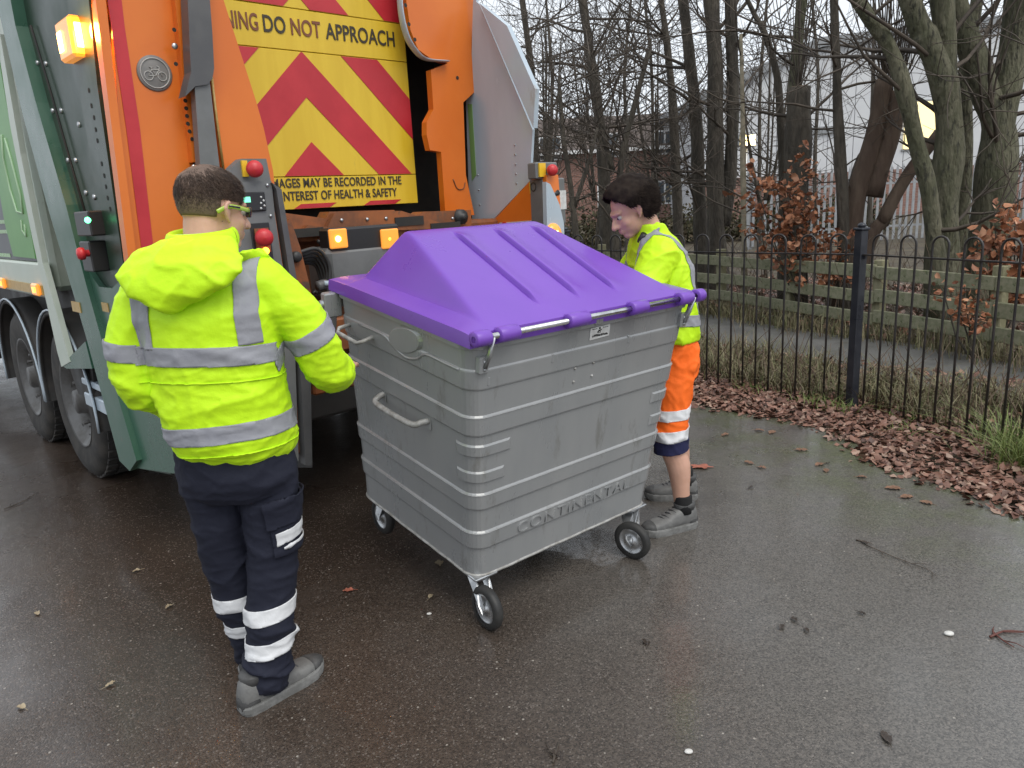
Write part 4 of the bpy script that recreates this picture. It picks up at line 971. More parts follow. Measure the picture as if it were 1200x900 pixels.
# recessed panel between body and tailgate, with its sloping shelf
bx('side_recess', (1.34, 4.30, 0.82), (1.42, 5.3, 3.2), 'green_dark', None, 0)
px_x('recess_sill', 1.092, 0.27, [(78, 432), (108, 432), (100, 400), (72, 428)], 'green')
# ---- tailgate, viewer's left cheek: the green channel, the bolted panel and the perforated column
px_x('tailgate_channel', 1.070, 0.16, [(-40, -120), (0, 20), (28, 140), (55, 240), (100, 392), (140, 540), (152, 552), (160, 540), (128, 430), (100, 330), (77, 240), (42, 120), (18, 30), (-10, -120)], 'green')
px_x('tailgate_cheek', 1.125, 0.02, [(-8, -120), (20, 36), (77, 240), (124, 420), (158, 548), (200, 556), (196, 540), (160, 330), (146, 300), (122, 140), (106, -120)], 'green_dark')
px_x('tailgate_skirt', 1.096, 0.027, [(124, 428), (158, 548), (212, 556), (196, 440), (178, 330), (152, 318), (131, 338), (116, 336), (104, 318)], 'green')
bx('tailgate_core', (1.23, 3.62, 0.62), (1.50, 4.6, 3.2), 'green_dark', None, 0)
for (ax_, ay_) in ((44, 74), (54, 75), (62, 130), (72, 130), (80, 188), (89, 188), (101, 226), (111, 231), (93, 146)):
    y, z = sx(1.124, [(ax_, ay_)])[0]; bolt((1.124, y, z), (1, 0, 0), 0.014)
pc = px_x('perforated_column', 1.105, 0.018, [(70, -90), (84, 60), (100, 150), (118, 250), (130, 322), (146, 320), (130, 210), (114, 100), (104, 0), (98, -90)], 'green_dark')
for (ax_, ay_) in ((104, 106), (107, 124), (110, 138), (112, 152), (114, 165), (119, 192), (122, 206), (124, 219), (126, 232), (129, 245)):
    y, z = sx(1.104, [(ax_, ay_)])[0]; mb = MB(); mb.lathe([(0.0005, 0), (0.011, 0)], (1.1035, y, z), (1, 0, 0), 10); tp('hole', mb, 'void', pc)
mb = MB(); mb.tube([np.array([1.108, y, z]) for y, z in sx(1.108, [(36, 30), (60, 110), (84, 195), (100, 250)])], 0.006, n=5); tp('seam', mb, 'void')
mb = MB(); mb.tube(catmull([np.array([1.10, y, z]) for y, z in sx(1.10, [(72, 258), (84, 250), (98, 252)])], 4), 0.006, n=6); tp('hose', mb, 'hose')
# side control box with green light and red button
a, b = sx(1.09, [(98, 248), (120, 276)]); cb = bx('side_control', (1.045, min(a[0], b[0]), min(a[1], b[1])), (1.122, max(a[0], b[0]), max(a[1], b[1])), 'black_plastic')
y, z = sx(1.04, [(102, 258)])[0]; mb = MB(); mb.ball((1.043, y, z), 0.014, 10, 8); tp('status_led', mb, 'led_green', cb)
a, b = sx(1.09, [(104, 282), (122, 318)]); cb = bx('side_control', (1.045, min(a[0], b[0]), min(a[1], b[1])), (1.122, max(a[0], b[0]), max(a[1], b[1])), 'black_plastic')
y, z = sx(1.03, [(100, 297)])[0]; mb = MB(); mb.lathe([(0.001, -0.05), (0.024, -0.046), (0.03, -0.034), (0.028, -0.018), (0.016, -0.014), (0.016, 0.004)], (1.043, y, z), (1, 0, 0), 14); tp('stop_button', mb, 'red_button', cb)
for (x0, y0, x1, y1) in ((90, 352, 102, 366), (119, 354, 128, 366)):
    a, b = sx(1.0945, [(x0, y0), (x1, y1)]); bx('reflector', (1.0655 if x0 < 100 else 1.0915, min(a[0], b[0]), min(a[1], b[1])), (1.0695 if x0 < 100 else 1.0955, max(a[0], b[0]), max(a[1], b[1])), 'gold', None, 0)
# ---- orange rear face of the left cheek
YF = 3.50
px_y('cheek_flange', YF-0.05, 0.06, [(108, -100), (112, 0), (131, 150), (150, 300), (153, 325), (164, 325), (160, 300), (141, 150), (124, 0), (120, -100)], 'orange')
px_y('rear_cheek', YF, 0.10, [(122, -100), (140, 150), (160, 300), (178, 430), (255, 430), (236, 300), (226, 190), (214, 90), (206, 0), (202, -100)], 'orange')
px_y('marker_tape', YF-0.004, 0.003, [(121, -40), (126, 0), (148, 150), (167, 300), (178, 400), (194, 400), (181, 300), (164, 150), (146, 30), (138, -40)], 'red_strip')
px_y('cheek_rib', YF-0.045, 0.050, [(200, -60), (205, 0), (215, 90), (226, 190), (233, 190), (222, 90), (212, 0), (207, -60)], 'orange')
for (ax_, ay_) in ((204, 35), (205, 55), (206, 75), (217, 118), (218, 127), (219, 136), (220, 145), (222, 154), (225, 163)):
    x, z = sy(YF-0.046, [(ax_, ay_)])[0]; mb = MB(); mb.lathe([(0.0005, 0), (0.009, 0)], (x, YF-0.0475, z), (0, 1, 0), 10); tp('hole', mb, 'void')
for (ax_, ay_) in ((205, 54), (228, 196), (250, 192)):
    x, z = sy(YF-0.05, [(ax_, ay_)])[0]; bolt((x, YF-0.047, z), (0, 1, 0), 0.014)
# round cycle badge
x, z = sy(YF, [(181, 86)])[0]
mb = MB(); mb.lathe([(0.0005, -0.006), (0.068, -0.006), (0.073, -0.003), (0.073, 0.001)], (x, YF-0.001, z), (0, 1, 0), 32); bd = tp('cycle_badge', mb, 'badge')
def ringp(cx, cz, r, n=16): return [np.array([cx+r*math.cos(2*math.pi*i/n), YF-0.0085, cz+r*math.sin(2*math.pi*i/n)]) for i in range(n+1)]
for cx, cz, r in ((x-0.028, z-0.012, 0.018), (x+0.028, z-0.012, 0.018), (x, z, 0.060)):
    mb = MB(); mb.tube(ringp(cx, cz, r, 28 if r > .05 else 16), 0.0022 if r < .05 else 0.0028, n=5, caps=False); tp('wheel_mark' if r < .05 else 'badge_ring', mb, 'badge_line', bd)
mb = MB(); P = lambda a, b: np.array([x+a, YF-0.0085, z+b])
mb.tube([P(-0.028, -0.012), P(-0.012, 0.014), P(0.018, 0.014), P(0.028, -0.012)], 0.0022, n=5); tp('frame_mark', mb, 'badge_line', bd)
mb = MB(); mb.tube([P(-0.028, -0.012), P(0.0, -0.012), P(0.018, 0.014), P(0.020, 0.026), P(0.010, 0.028)], 0.0022, n=5); tp('frame_mark', mb, 'badge_line', bd)
mb = MB(); mb.tube([P(0.0, -0.012), P(-0.014, 0.020), P(-0.022, 0.022), P(-0.006, 0.022)], 0.0022, n=5); tp('frame_mark', mb, 'badge_line', bd)
# amber beacon pod at the top corner
yb = sx(1.06, [(83, 45)])[0][0]; y0 = sx(1.06, [(66, 45)])[0][0]; zt_, zb_ = sy(yb, [(90, 17)])[0][1], sy(yb, [(96, 66)])[0][1]; xr = sy(yb, [(106, 45)])[0][0]
pod = bx('beacon', (1.06, yb, zb_), (xr, y0, zt_), 'amber_dim', None, 0.012)
def lstrip(lo, hi): tp('led_strip', MB().box(lo, hi, 0.002), 'amber_hot', pod)
xa = sy(yb, [(89, 45)])[0][0]; xb = sy(yb, [(97, 45)])[0][0]
lstrip((xa, yb-0.006, zb_+0.035), (xb, yb-0.0005, zt_-0.03))
ya = sx(1.06, [(73, 45)])[0][0]; yc = sx(1.06, [(68.5, 45)])[0][0]
lstrip((1.054, min(ya, yc), zb_+0.035), (1.0595, max(ya, yc), zt_-0.045))
pl = bpy.data.lights.new('beacon_glow', 'POINT'); pl.energy = 24.0; pl.color = (1.0, 0.40, 0.05); pl.shadow_soft_size = 0.05
plo = bpy.data.objects.new('beacon_glow', pl); COL.objects.link(plo); plo.parent = pod; plo.location = ((xa+xb)/2+0.02-TB[0], yb-0.10-TB[1], (zb_+zt_)/2)
# charcoal mast and the orange wing of the hopper
YM = 3.36
px_y('mast', YM, 0.075, [(218, -90), (220, 0), (223, 68), (224, 84), (217, 113), (229, 101), (243, 99), (249, 92), (251, 80), (249, 40), (246, 0), (243, -90)], 'charcoal')
px_y('mast_lower', YM+0.012, 0.05, [(228, 98), (246, 96), (252, 150), (258, 201), (264, 260), (242, 260), (235, 201)], 'box_grey')
px_y('hopper_wing', 3.42, 0.05, [(243, -100), (246, 60), (252, 130), (262, 215), (280, 400), (345, 400), (330, 300), (320, 200), (309, 150), (300, 118), (262, 0), (246, -60)], 'orange')
mb = MB(); mb.tube([np.array([x, 3.415, z]) for x, z in sy(3.415, [(248, 90), (254, 140), (262, 200)])], 0.006, n=5); tp('seal_strip', mb, 'gold')
# ---- hopper: dark inside, chevron panel
YS = 4.08
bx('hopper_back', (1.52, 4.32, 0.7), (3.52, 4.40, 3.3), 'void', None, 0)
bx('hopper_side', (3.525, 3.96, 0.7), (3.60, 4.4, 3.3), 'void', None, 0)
bx('hopper_sky_blocker', (1.10, 3.95, 3.2), (3.60, 5.2, 3.3), 'green_dark', None, 0)  # unseen cover, added to keep sky light off the chevron panel
sp_ = sy(YS, [(490, 238), (467, 30)]); SXR = sp_[0][0]; SZ0 = sp_[0][1]; SXL = 1.72; XC = 2.365
sign = empty('chevron_panel', (XC-TB[0], YS-TB[1], 0), 0); sign.parent = truck
SO = (XC, YS, 0); TBs = (XC, YS, 0)
def sp(name, mb, m): return mb.build(name, M[m], sign, off=SO)
# horizontal boards of the panel: edges from the seams in the photograph
z_low = sy(YS, [(400, 206)])[0][1]; z_up = sy(YS, [(380, 63)])[0][1]; z_top = sy(YS, [(380, 15)])[0][1]
seams = [SZ0, z_low, z_up, z_top, z_top+0.50]
for k in range(4):
    mb = MB(); mb.box((SXL, YS, seams[k]+0.002), (SXR, YS+0.02, seams[k+1]-0.002), 0.002); sp('board', mb, 'yellow')
def clip(poly, lo, hi):
    """clip a convex (x, z) polygon to the board's rectangle"""
    for ax, v, sg in ((0, SXL+0.003, 1), (0, SXR-0.003, -1), (1, lo, 1), (1, hi, -1)):
        out = []
        for i in range(len(poly)):
            p, q = poly[i], poly[(i+1) % len(poly)]; a, b = sg*(p[ax]-v), sg*(q[ax]-v)
            if a >= 0: out.append(p)
            if a*b < 0: t = a/(a-b); out.append((p[0]+(q[0]-p[0])*t, p[1]+(q[1]-p[1])*t))
        poly = out
        if not poly: return None
    return poly
ap_o = sy(YS, [(351, 60)])[0]; e_o = sy(YS, [(474.6, 197)])[0]; ap_i = sy(YS, [(358, 114)])[0]; ap_s = sy(YS, [(364.6, 165)])[0]
SL = (ap_o[1]-e_o[1])/(e_o[0]-ap_o[0])                     # slope of the stripes
BW = (ap_o[1]-ap_i[1])                                      # vertical height of a stripe
def stripes(lo, hi, z0, kmin, kmax):
    for k in range(kmin, kmax):
        zt = z0 + k*2*BW
        for sg in (-1, 1):
            X = 2.0
            poly = [(XC, zt), (XC+sg*X, zt-SL*X), (XC+sg*X, zt-SL*X-BW), (XC, zt-BW)]
            c = clip(poly, lo, hi)
            if c and len(c) >= 3: sp('red_stripe', MB().prism(c, 1, YS-0.003, YS-0.0005), 'red_strip')
stripes(seams[1]+0.004, seams[2]-0.004, ap_o[1], -1, 2)
stripes(seams[3]+0.004, seams[4]-0.004, ap_o[1]+0.06, 0, 4)
x = SXL; k = 0
while x < SXR-0.02:
    x1 = min(x+0.24, SXR-0.003)
    if k % 2 == 0: sp('red_stripe', MB().prism([(x+0.003, SZ0+0.004), (x1, SZ0+0.004), (min(x1+0.05, SXR-0.003), SZ0+0.030), (x+0.053, SZ0+0.030)], 1, YS-0.003, YS-0.0005), 'red_strip')
    x += 0.24; k += 1
def sign_text(txt, x, z, height, m, width=None):
    me = text_mesh(txt, height*1.38, 0.0012, 0, 0.0012*height/0.06, 1.02); me.materials.clear(); me.materials.append(M[m])
    xs = [v.co.x for v in me.vertices]; zs = [v.co.y for v in me.vertices]; s_ = (width/(max(xs)-min(xs))) if width else 1; cx = (max(xs)+min(xs))/2; cz = (max(zs)+min(zs))/2
    o = link('lettering', me, sign); o.rotation_euler = (math.radians(90), 0, 0); o.scale = (s_, 1, 1); o.location = (x-XC-cx*s_, -0.0035, z-cz)
    return o
def word(txt, p0, p1, h, m):
    a, b = sy(YS, [p0])[0], sy(YS, [p1])[0]; sign_text(txt, (a[0]+b[0])/2, (a[1]+b[1])/2, h, m, b[0]-a[0])
zt = sy(YS, [(380, 36)])[0][1]
def wordz(txt, x0, x1, z, h, m):
    a = sy(YS, [(x0, 36)])[0][0]; b = sy(YS, [(x1, 42)])[0][0]; sign_text(txt, (a+b)/2, z, h, m, b-a)
wordz('DO', 309, 335.5, zt, 0.088, 'dark_print'); wordz('NOT', 341, 376, zt, 0.088, 'brown_print'); wordz('APPROACH', 381, 461.5, zt, 0.088, 'dark_print')
a = sy(YS, [(304, 28)])[0][0]; sign_text('WARNING', a-0.195, zt, 0.088, 'brown_print', 0.37)
z1, z2 = sy(YS, [(400, 213)])[0][1], sy(YS, [(400, 227.5)])[0][1]
a = sy(YS, [(470, 213)])[0][0]; sign_text('IMAGES MAY BE RECORDED IN THE', a-0.455, z1, 0.052, 'dark_print', 0.91)
a, b = sy(YS, [(329, 227)])[0][0], sy(YS, [(465, 227)])[0][0]; sign_text('INTEREST OF HEALTH & SAFETY', (a+b)/2, z2, 0.052, 'dark_print', b-a)
# ---- viewer's right cheek
px_y('rear_cheek', 3.90, 0.05, [(470, -120), (476, 0), (481, 35), (490, 58), (504, 68), (525, 74), (505, 82), (508, 128), (500, 143), (500, 158), (504, 176), (517, 178), (522, 252), (556, 252), (546, 205), (543, 120), (558, 106), (559, -120)], 'orange')
mb = MB(); mb.tube(catmull([np.array([x, 3.88, z]) for x, z in sy(3.88, [(467, -40), (469, 8), (475, 38), (484, 56), (498, 69), (524, 72)])], 5), [(0.006, 0.03)]*26, n=8, flat=(0, 1, 0)); tp('guide_rail', mb, 'alu')
for (ax_, ay_) in ((537, 91), (470, 8), (474, 30), (481, 48)):
    x, z = sy(3.89, [(ax_, ay_)])[0]; mb = MB(); mb.lathe([(0.0005, 0), (0.012, 0)], (x, 3.8975 if ax_ > 500 else 3.845, z), (0, 1, 0), 10); tp('hole', mb, 'void')
mb = MB(); mb.tube(catmull([np.array([x, 3.897, z]) for x, z in sy(3.897, [(531, 210), (536, 221), (543, 221), (545, 214)])], 4), 0.004, n=5); tp('lifting_eye', mb, 'orange_worn')
px_x('side_plate', 3.50, 0.02, [(556, -60), (558, 2), (562, 5), (624, 152), (621, 212), (556, 280), (549, 215), (546, 120), (552, 90)], 'alu')
px_x('side_plate_flange', 3.46, 0.038, [(562, 4), (594, 30), (627, 104), (625, 150)], 'alu')
px_x('green_tape', 3.497, 0.002, [(548, 122), (553, 122), (558, 205), (553, 212)], 'green_tape')
for i in range(9):
    for (x0, y0, x1, y1) in ((560, 205, 564, 275), (603, 170, 605, 215)):
        y, z = sx(3.497, [(x0+(x1-x0)*i/8, y0+(y1-y0)*i/8)])[0]
        if i % 2 == 0: bolt((3.499, y, z), (1, 0, 0), 0.006, h=0.004)
px_x('lower_cheek', 3.492, 0.11, [(553, 280), (570, 268), (622, 211), (640, 205), (650, 330), (560, 330)], 'orange')
px_x('warning_sticker', 3.489, 0.0025, [(620, 213), (629, 212), (630, 226), (621, 227)], 'yellow')
a = sx(3.488, [(625, 219)])[0]; mb = MB(); mb.tube([np.array([3.4875, a[0]+0.022*math.cos(t), a[1]+0.026*math.sin(t)]) for t in np.linspace(0, 6.28, 12)], 0.004, n=5, caps=False); tp('sticker_print', mb, 'dark_print')
ws_ = px_x('notice', 3.489, 0.0025, [(585, 261), (628, 258), (629, 275), (586, 278)], 'white_print')
a = sx(3.486, [(591, 265)])[0]; mb = MB(); mb.tube([np.array([3.487, a[0]+0.03*math.cos(t), a[1]+0.022*math.sin(t)]) for t in np.linspace(0, 6.28, 14)], 0.005, n=5, caps=False); tp('notice_symbol', mb, 'red_strip', ws_)
a = sx(3.486, [(598, 263)])[0]; b = sx(3.486, [(625, 261)])[0]; mb = MB(); mb.box((3.4865, b[0], a[1]-0.006), (3.4885, a[0], a[1]+0.004)); tp('notice_print', mb, 'dark_print', ws_)
# rear lamp cluster on the right: curved steel guard with amber lamp
def rbox(name, x0, y0, x1, y1, ly, th, m, par=None, bev=0.008):
    (a, c), (b, d) = sy(ly, [(x0, y0)])[0], sy(ly, [(x1, y1)])[0]; return bx(name, (a, ly, min(c, d)), (b, ly+th, max(c, d)), m, par, bev)
YR = 3.16
px_y('lamp_guard', YR, 0.03, [(640, 213), (645, 216), (656, 240), (661, 262), (662, 300), (642, 310)], 'alu')
mb = MB(); x, z = sy(YR, [(648, 274)])[0]; mb.lathe([(0.001, -0.035), (0.045, -0.03), (0.062, -0.012), (0.065, 0.003)], (x, YR, z), (0, 1, 0), 20); lm = tp('tail_lamp', mb, 'amber_dim')
mb = MB(); mb.lathe([(0.0005, -0.037), (0.018, -0.037), (0.020, -0.034)], (x, YR-0.001, z), (0, 1, 0), 12); tp('led', mb, 'amber_hot', lm)
cbx = rbox('control_box', 636, 209, 664, 262, 3.30, 0.12, 'box_grey'); lb = rbox('control_label', 639, 224, 664, 245, 3.296, 0.003, 'white_print', cbx, 0)
mb = MB(); x, z = sy(3.29, [(646, 228)])[0]; mb.tube([(x-0.01, 3.285, z-0.008), (x+0.045, 3.27, z+0.012)], 0.018, n=10); tp('lever', mb, 'black_plastic', cbx)
eb = rbox('stop_box', 628, 190, 654, 209, 3.30, 0.08, 'box_grey'); rbox('button_base', 632, 191, 640, 207, 3.288, 0.011, 'yellow_base', eb, 0)
def mushroom(px_, py_, ly, r, par):
    x, z = sy(ly, [(px_, py_)])[0]; mb = MB(); mb.lathe([(0.001, -0.075), (r*0.6, -0.072), (r*0.95, -0.058), (r, -0.042), (r*0.85, -0.03), (r*0.45, -0.026), (r*0.45, 0.002)], (x, ly, z), (0.35, 1, 0.1), 18); return tp('stop_button', mb, 'red_button', par)
mushroom(643, 199, 3.287, 0.036, eb)
# ---- left control pod
YP = 3.22
px_y('pod_bracket', YP+0.03, 0.06, [(262, 212), (272, 196), (283, 186), (312, 186), (318, 215), (318, 225), (262, 225)], 'box_grey')
pod2 = px_y('control_pod', YP, 0.10, [(262, 214), (318, 212), (322, 250), (334, 330), (346, 420), (350, 540), (300, 540), (285, 330), (266, 262)], 'box_grey')
rbox('button_base', 283, 188, 292, 207, YP+0.018, 0.013, 'yellow_base', pod2, 0); mushroom(297, 197.5, YP+0.016, 0.037, pod2)
disp = rbox('display_unit', 270, 226, 313, 247, YP-0.012, 0.011, 'black_plastic', pod2, 0.004); rbox('display', 281, 231, 294, 237, YP-0.015, 0.0025, 'lcd', disp, 0)
for (ax_, ay_) in ((306, 231), (309, 235), (306, 238), (310, 241), (306, 244)):
    x, z = sy(YP-0.013, [(ax_, ay_)])[0]; mb = MB(); mb.ball((x, YP-0.0125, z), 0.005, 8, 6); tp('key', mb, 'white_print', disp)
for (ax_, ay_) in ((313, 217), (317, 253)):
    x, z = sy(YP, [(ax_, ay_)])[0]; bolt((x, YP, z), (0, 1, 0), 0.008, par=pod2)
fr = rbox('button_frame', 293, 262, 322, 312, YP-0.008, 0.0075, 'black_plastic', pod2, 0.003); rbox('button_base', 298, 268, 318, 295, YP-0.013, 0.0045, 'orange_worn', fr, 0)
mushroom(308, 277, YP-0.014, 0.040, fr)
x, z = sy(YP-0.02, [(312, 294)])[0]; mb = MB(); mb.ball((x, YP-0.016, z), 0.016, 10, 8); tp('indicator', mb, 'amber_lit', fr)
px_y('pod_edge', YP-0.02, 0.05, [(319, 214), (324, 222), (333, 280), (344, 350), (352, 430), (358, 545), (366, 545), (364, 430), (350, 340), (338, 270), (330, 222)], 'charcoal')
# ---- hopper lip, beam, light bar and the lifting gear
px_y('hopper_lip', 3.60, 0.10, [(322, 248), (382, 256), (386, 248), (462, 246), (466, 254), (490, 252), (496, 248), (552, 246), (553, 276), (325, 284)], 'orange_worn')
px_y('lip_flange', 3.56, 0.036, [(336, 268), (358, 268), (361, 264), (384, 266), (392, 250), (470, 247), (520, 262), (522, 268), (395, 272), (388, 276), (336, 274)], 'orange_worn')
bx('hopper_sill', (1.66, 3.71, 1.0), (3.49, 3.98, 1.50), 'orange_worn', None, 0.02)
x, z = sy(3.55, [(545, 254)])[0]; mb = MB(); mb.lathe([(0.001, -0.05), (0.02, -0.05), (0.022, -0.03), (0.045, -0.028), (0.048, 0.01)], (x, 3.60, z), (0, 1, 0), 10); tp('pivot_nut', mb, 'hose')
lbz = 3.34
for (x0, y0, x1, y1) in ((338, 269, 380, 276), (463, 255, 497, 263), (505, 262, 540, 270)): rbox('slot', x0, y0, x1, y1, 3.553, 0.006, 'void', None, 0)
for (ax_, ay_) in ((400, 258), (430, 257), (452, 256), (530, 256)):
    x, z = sy(3.56, [(ax_, ay_)])[0]; bolt((x, 3.559, z), (0, 1, 0), 0.010)
for k, (x0, x1) in enumerate(((372, 398), (420, 450), (476, 500))):
    mb = MB(); mb.tube(catmull([np.array([x, 3.50-0.02*k, z]) for x, z in sy(3.5, [(x0, 282), ((x0+x1)/2, 292+3*k), (x1, 286), (x1+14, 300)])], 5), 0.009, n=7); tp('hydraulic_hose', mb, 'hose')
lightbar = rbox('light_bar', 384, 268, 470, 291, lbz+0.01, 0.10, 'black_plastic', None, 0.012)
for (x0, x1, m_) in ((386, 409, 'amber_dim'), (447, 469, 'amber_dim')):
    le = rbox('lens', x0, 269, x1, 290, lbz-0.012, 0.0215, m_, lightbar, 0.006)
    x, z = sy(lbz-0.013, [((x0*0.55+x1*0.45), 280)])[0]
    mb = MB(); mb.ball((x, lbz-0.010, z), 0.016 if x0 < 400 else 0.008, 10, 8); tp('led', mb, 'amber_hot' if x0 < 400 else 'amber_lit', le)
rbox('lift_housing', 382, 291, 490, 340, lbz, 0.22, 'box_grey', None, 0.03)
px_y('lift_arm', 3.30, 0.05, [(334, 262), (340, 256), (352, 290), (362, 330), (374, 390), (376, 440), (352, 440), (342, 340)], 'orange_worn')
for (ax_, ay_) in ((347, 301), (358, 350), (362, 380)):
    x, z = sy(3.29, [(ax_, ay_)])[0]; mb = MB(); mb.lathe([(0.001, -0.03), (0.022, -0.03), (0.026, -0.02), (0.026, 0.01)], (x, 3.30, z), (0, 1, 0), 12); tp('pivot', mb, 'hose')
for k in range(5):
    P = [(350+k*4, 296+k*3), (372+k*2, 292+k*5), (386, 312+k*6), (384-k*2, 345)]
    mb = MB(); mb.tube(catmull([np.array([x, 3.31+0.02*k, z]) for x, z in sy(3.31, P)], 5), 0.010, n=7); tp('hydraulic_hose', mb, 'hose')
mb = MB(); mb.tube(catmull([np.array([x, 3.26, z]) for x, z in sy(3.26, [(372, 336), (382, 334), (388, 346), (388, 385), (384, 400)])], 5), 0.026, n=10); tp('lift_hook', mb, 'charcoal')
mb = MB(); mb.tube([np.array([x, 3.24, z]) for x, z in sy(3.24, [(380, 332), (420, 333)])], 0.013, n=8); tp('comb_bar', mb, 'alu')
rbox('comb_beam', 366, 378, 470, 398, 3.26, 0.08, 'orange_worn', None, 0.01)
rbox('comb_lower', 362, 408, 470, 440, 3.34, 0.08, 'orange_worn', None, 0.01)
bx('lift_frame', (1.72, 3.58, 0.35), (1.82, 3.70, 1.0), 'orange_worn'); bx('lift_frame', (3.2, 3.58, 0.35), (3.30, 3.70, 1.0), 'orange_worn')
bx('rear_chassis', (1.55, 3.75, 0.45), (3.3, 5.0, 0.98), 'chassis', None, 0.02)
px_y('mudflap', 3.66, 0.012, [(338, 430), (362, 430), (366, 548), (345, 548)], 'charcoal')
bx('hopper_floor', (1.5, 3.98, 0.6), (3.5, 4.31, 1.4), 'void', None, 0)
# ---- chassis, wheels, mudguards
bx('chassis_rail', (1.75, 4.9, 0.62), (1.9, 12.6, 0.95), 'chassis'); bx('chassis_rail', (2.8, 4.9, 0.62), (2.95, 12.6, 0.95), 'chassis')
bx('subframe', (1.3, 5.2, 0.96), (3.4, 11.2, 1.215), 'chassis', None, 0.01)
def wheel(y, side):
    s_ = -1 if side < 0 else 1; xo = 1.17 if side < 0 else 3.53; R_ = 0.50
    w = empty('wheel', (xo-TB[0], y-TB[1], R_), 0); w.parent = truck
    a = -s_            # inward direction along x
    mb = MB(); mb.lathe([(0.29, 0.01*1), (0.40, -0.005), (0.46, 0.004), (0.492, 0.03), (0.5, 0.07), (0.5, 0.24), (0.48, 0.29), (0.29, 0.30)], (0, 0, 0), (a, 0, 0), 48); mb.build('tyre', M['mud'], w)
    mb = MB()
    for k in range(44):
        an = 2*math.pi*k/44
        for (x0, x1) in ((0.035, 0.095), (0.115, 0.195), (0.215, 0.275)):
            Mx = Matrix.Rotation(an+0.05*(x0 > .1), 4, 'X'); lo, hi = (min(a*x0, a*x1), -0.024, 0.497), (max(a*x0, a*x1), 0.024, 0.512); mb.box(lo, hi, 0, Mx)
    tag(mb.build('tread', M['mud'], w), kind='stuff')
    mb = MB(); mb.lathe([(0.0005, 0.01), (0.075, 0.01), (0.085, 0.06), (0.13, 0.075), (0.205, 0.085), (0.22, 0.06), (0.262, 0.035), (0.285, 0.012), (0.298, 0.004), (0.298, 0.05)], (0, 0, 0), (a, 0, 0), 40); rm = mb.build('rim', M['rim'], w)
    for k in range(10):
        an = 2*math.pi*k/10; mb = MB(); mb.lathe([(0.0005, 0.045), (0.013, 0.045), (0.015, 0.078)], (0, 0.165*math.cos(an), 0.165*math.sin(an)), (a, 0, 0), 6); mb.build('wheel_nut', M['rim'], rm)
        mb = MB(); mb.lathe([(0.0005, 0.0525), (0.02, 0.0525)], (0, 0.242*math.cos(an+.3), 0.242*math.sin(an+.3)), (a, 0, 0), 10); mb.build('vent_hole', M['void'], rm)
    mb = MB(); arc = [math.radians(t) for t in np.linspace(-8, 188, 22)]
    R1 = 0.60; v_ = []; f_ = []
    for t in arc:
        for (xx, rr) in ((-0.03, R1), (-0.03, R1-0.035), (0.0, R1), (0.34, R1), (0.34, R1-0.02), (0.0, R1-0.02)):
            v_.append((a*xx, rr*math.cos(t), rr*math.sin(t)))
    for i in range(len(arc)-1):
        for k in range(6): f_.append((i*6+k, i*6+(k+1) % 6, (i+1)*6+(k+1) % 6, (i+1)*6+k))
    mb.add(v_, f_, True); mg = mb.build('mudguard', M['chassis'], truck); mg.location = (xo-TB[0], y-TB[1], R_)
    mb = MB(); mb.tube([(a*-0.034, (R1+0.002)*math.cos(t), (R1+0.002)*math.sin(t)) for t in arc], 0.008, n=6); e_ = mb.build('mudguard_edge', M['alu'], mg)
    if side < 0:
        mb = MB(); mb.box((0.25, -0.1, -0.1), (2.2, 0.1, 0.1)); ax_ = mb.build('axle', M['chassis'], truck); ax_.location = (xo-TB[0], y-TB[1], R_)
for y in (5.32, 6.55, 10.9):
    for s_ in (-1, 1): wheel(y, s_)
px_x('rear_bracket', 1.16, 0.05, [(82, 432), (108, 432), (112, 470), (92, 462)], 'chassis')
bx('under_run_bar', (1.15, 4.55, 0.55), (1.20, 4.95, 0.63), 'alu'); bx('under_run_bar', (1.15, 4.5, 0.68), (1.20, 4.95, 0.72), 'alu')
bx('side_guard', (1.14, 7.6, 0.50), (1.18, 10.2, 0.58), 'alu'); bx('side_guard', (1.14, 7.6, 0.76), (1.18, 10.2, 0.84), 'alu')
bx('side_locker', (1.20, 8.3, 0.42), (1.75, 9.7, 1.1), 'chassis'); bx('air_tank', (1.22, 7.5, 0.55), (1.7, 8.15, 1.0), 'chassis', None, 0.1)
cab = bx('cab', (1.15, 11.35, 0.55), (3.55, 13.1, 3.0), 'pale', None, 0.08)
bx('cab_window', (1.14, 11.75, 1.75), (1.148, 12.75, 2.55), 'dark_glass', cab, 0)
# ================================================================== PEOPLE
def fabric(name, c1, c2, rough=0.75, bump=0.004, bscale=16, sheen=0.0, weave=420):
    m = mat(name, c1, rough, col2=c2, nscale=3.0, amount=1.0, bump=bump, bscale=bscale, sheen=sheen, spec=0.3)
    nt = m.node_tree; b = nt.nodes['Principled BSDF']
    old = b.inputs['Normal'].links[0].from_node
    wv = nt.nodes.new('ShaderNodeTexNoise'); wv.inputs['Scale'].default_value = weave; wv.inputs['Detail'].default_value = 2
    tc = nt.nodes.new('ShaderNodeTexCoord'); nt.links.new(tc.outputs['Object'], wv.inputs['Vector'])
    b2 = nt.nodes.new('ShaderNodeBump'); b2.inputs['Distance'].default_value = 0.0007; b2.inputs['Strength'].default_value = 0.5
    nt.links.new(wv.outputs[0], b2.inputs['Height']); nt.links.new(old.outputs[0], b2.inputs['Normal']); nt.links.new(b2.outputs[0], b.inputs['Normal'])
    return m
M['hivis'] = fabric('hivis_yellow_cloth', (0.54, 0.88, 0.012), (0.60, 0.92, 0.02), 0.55, 0.006, 13)
M['hivis_lining'] = fabric('hivis_lining', (0.52, 0.66, 0.20), (0.56, 0.70, 0.24), 0.8, 0.003, 30)
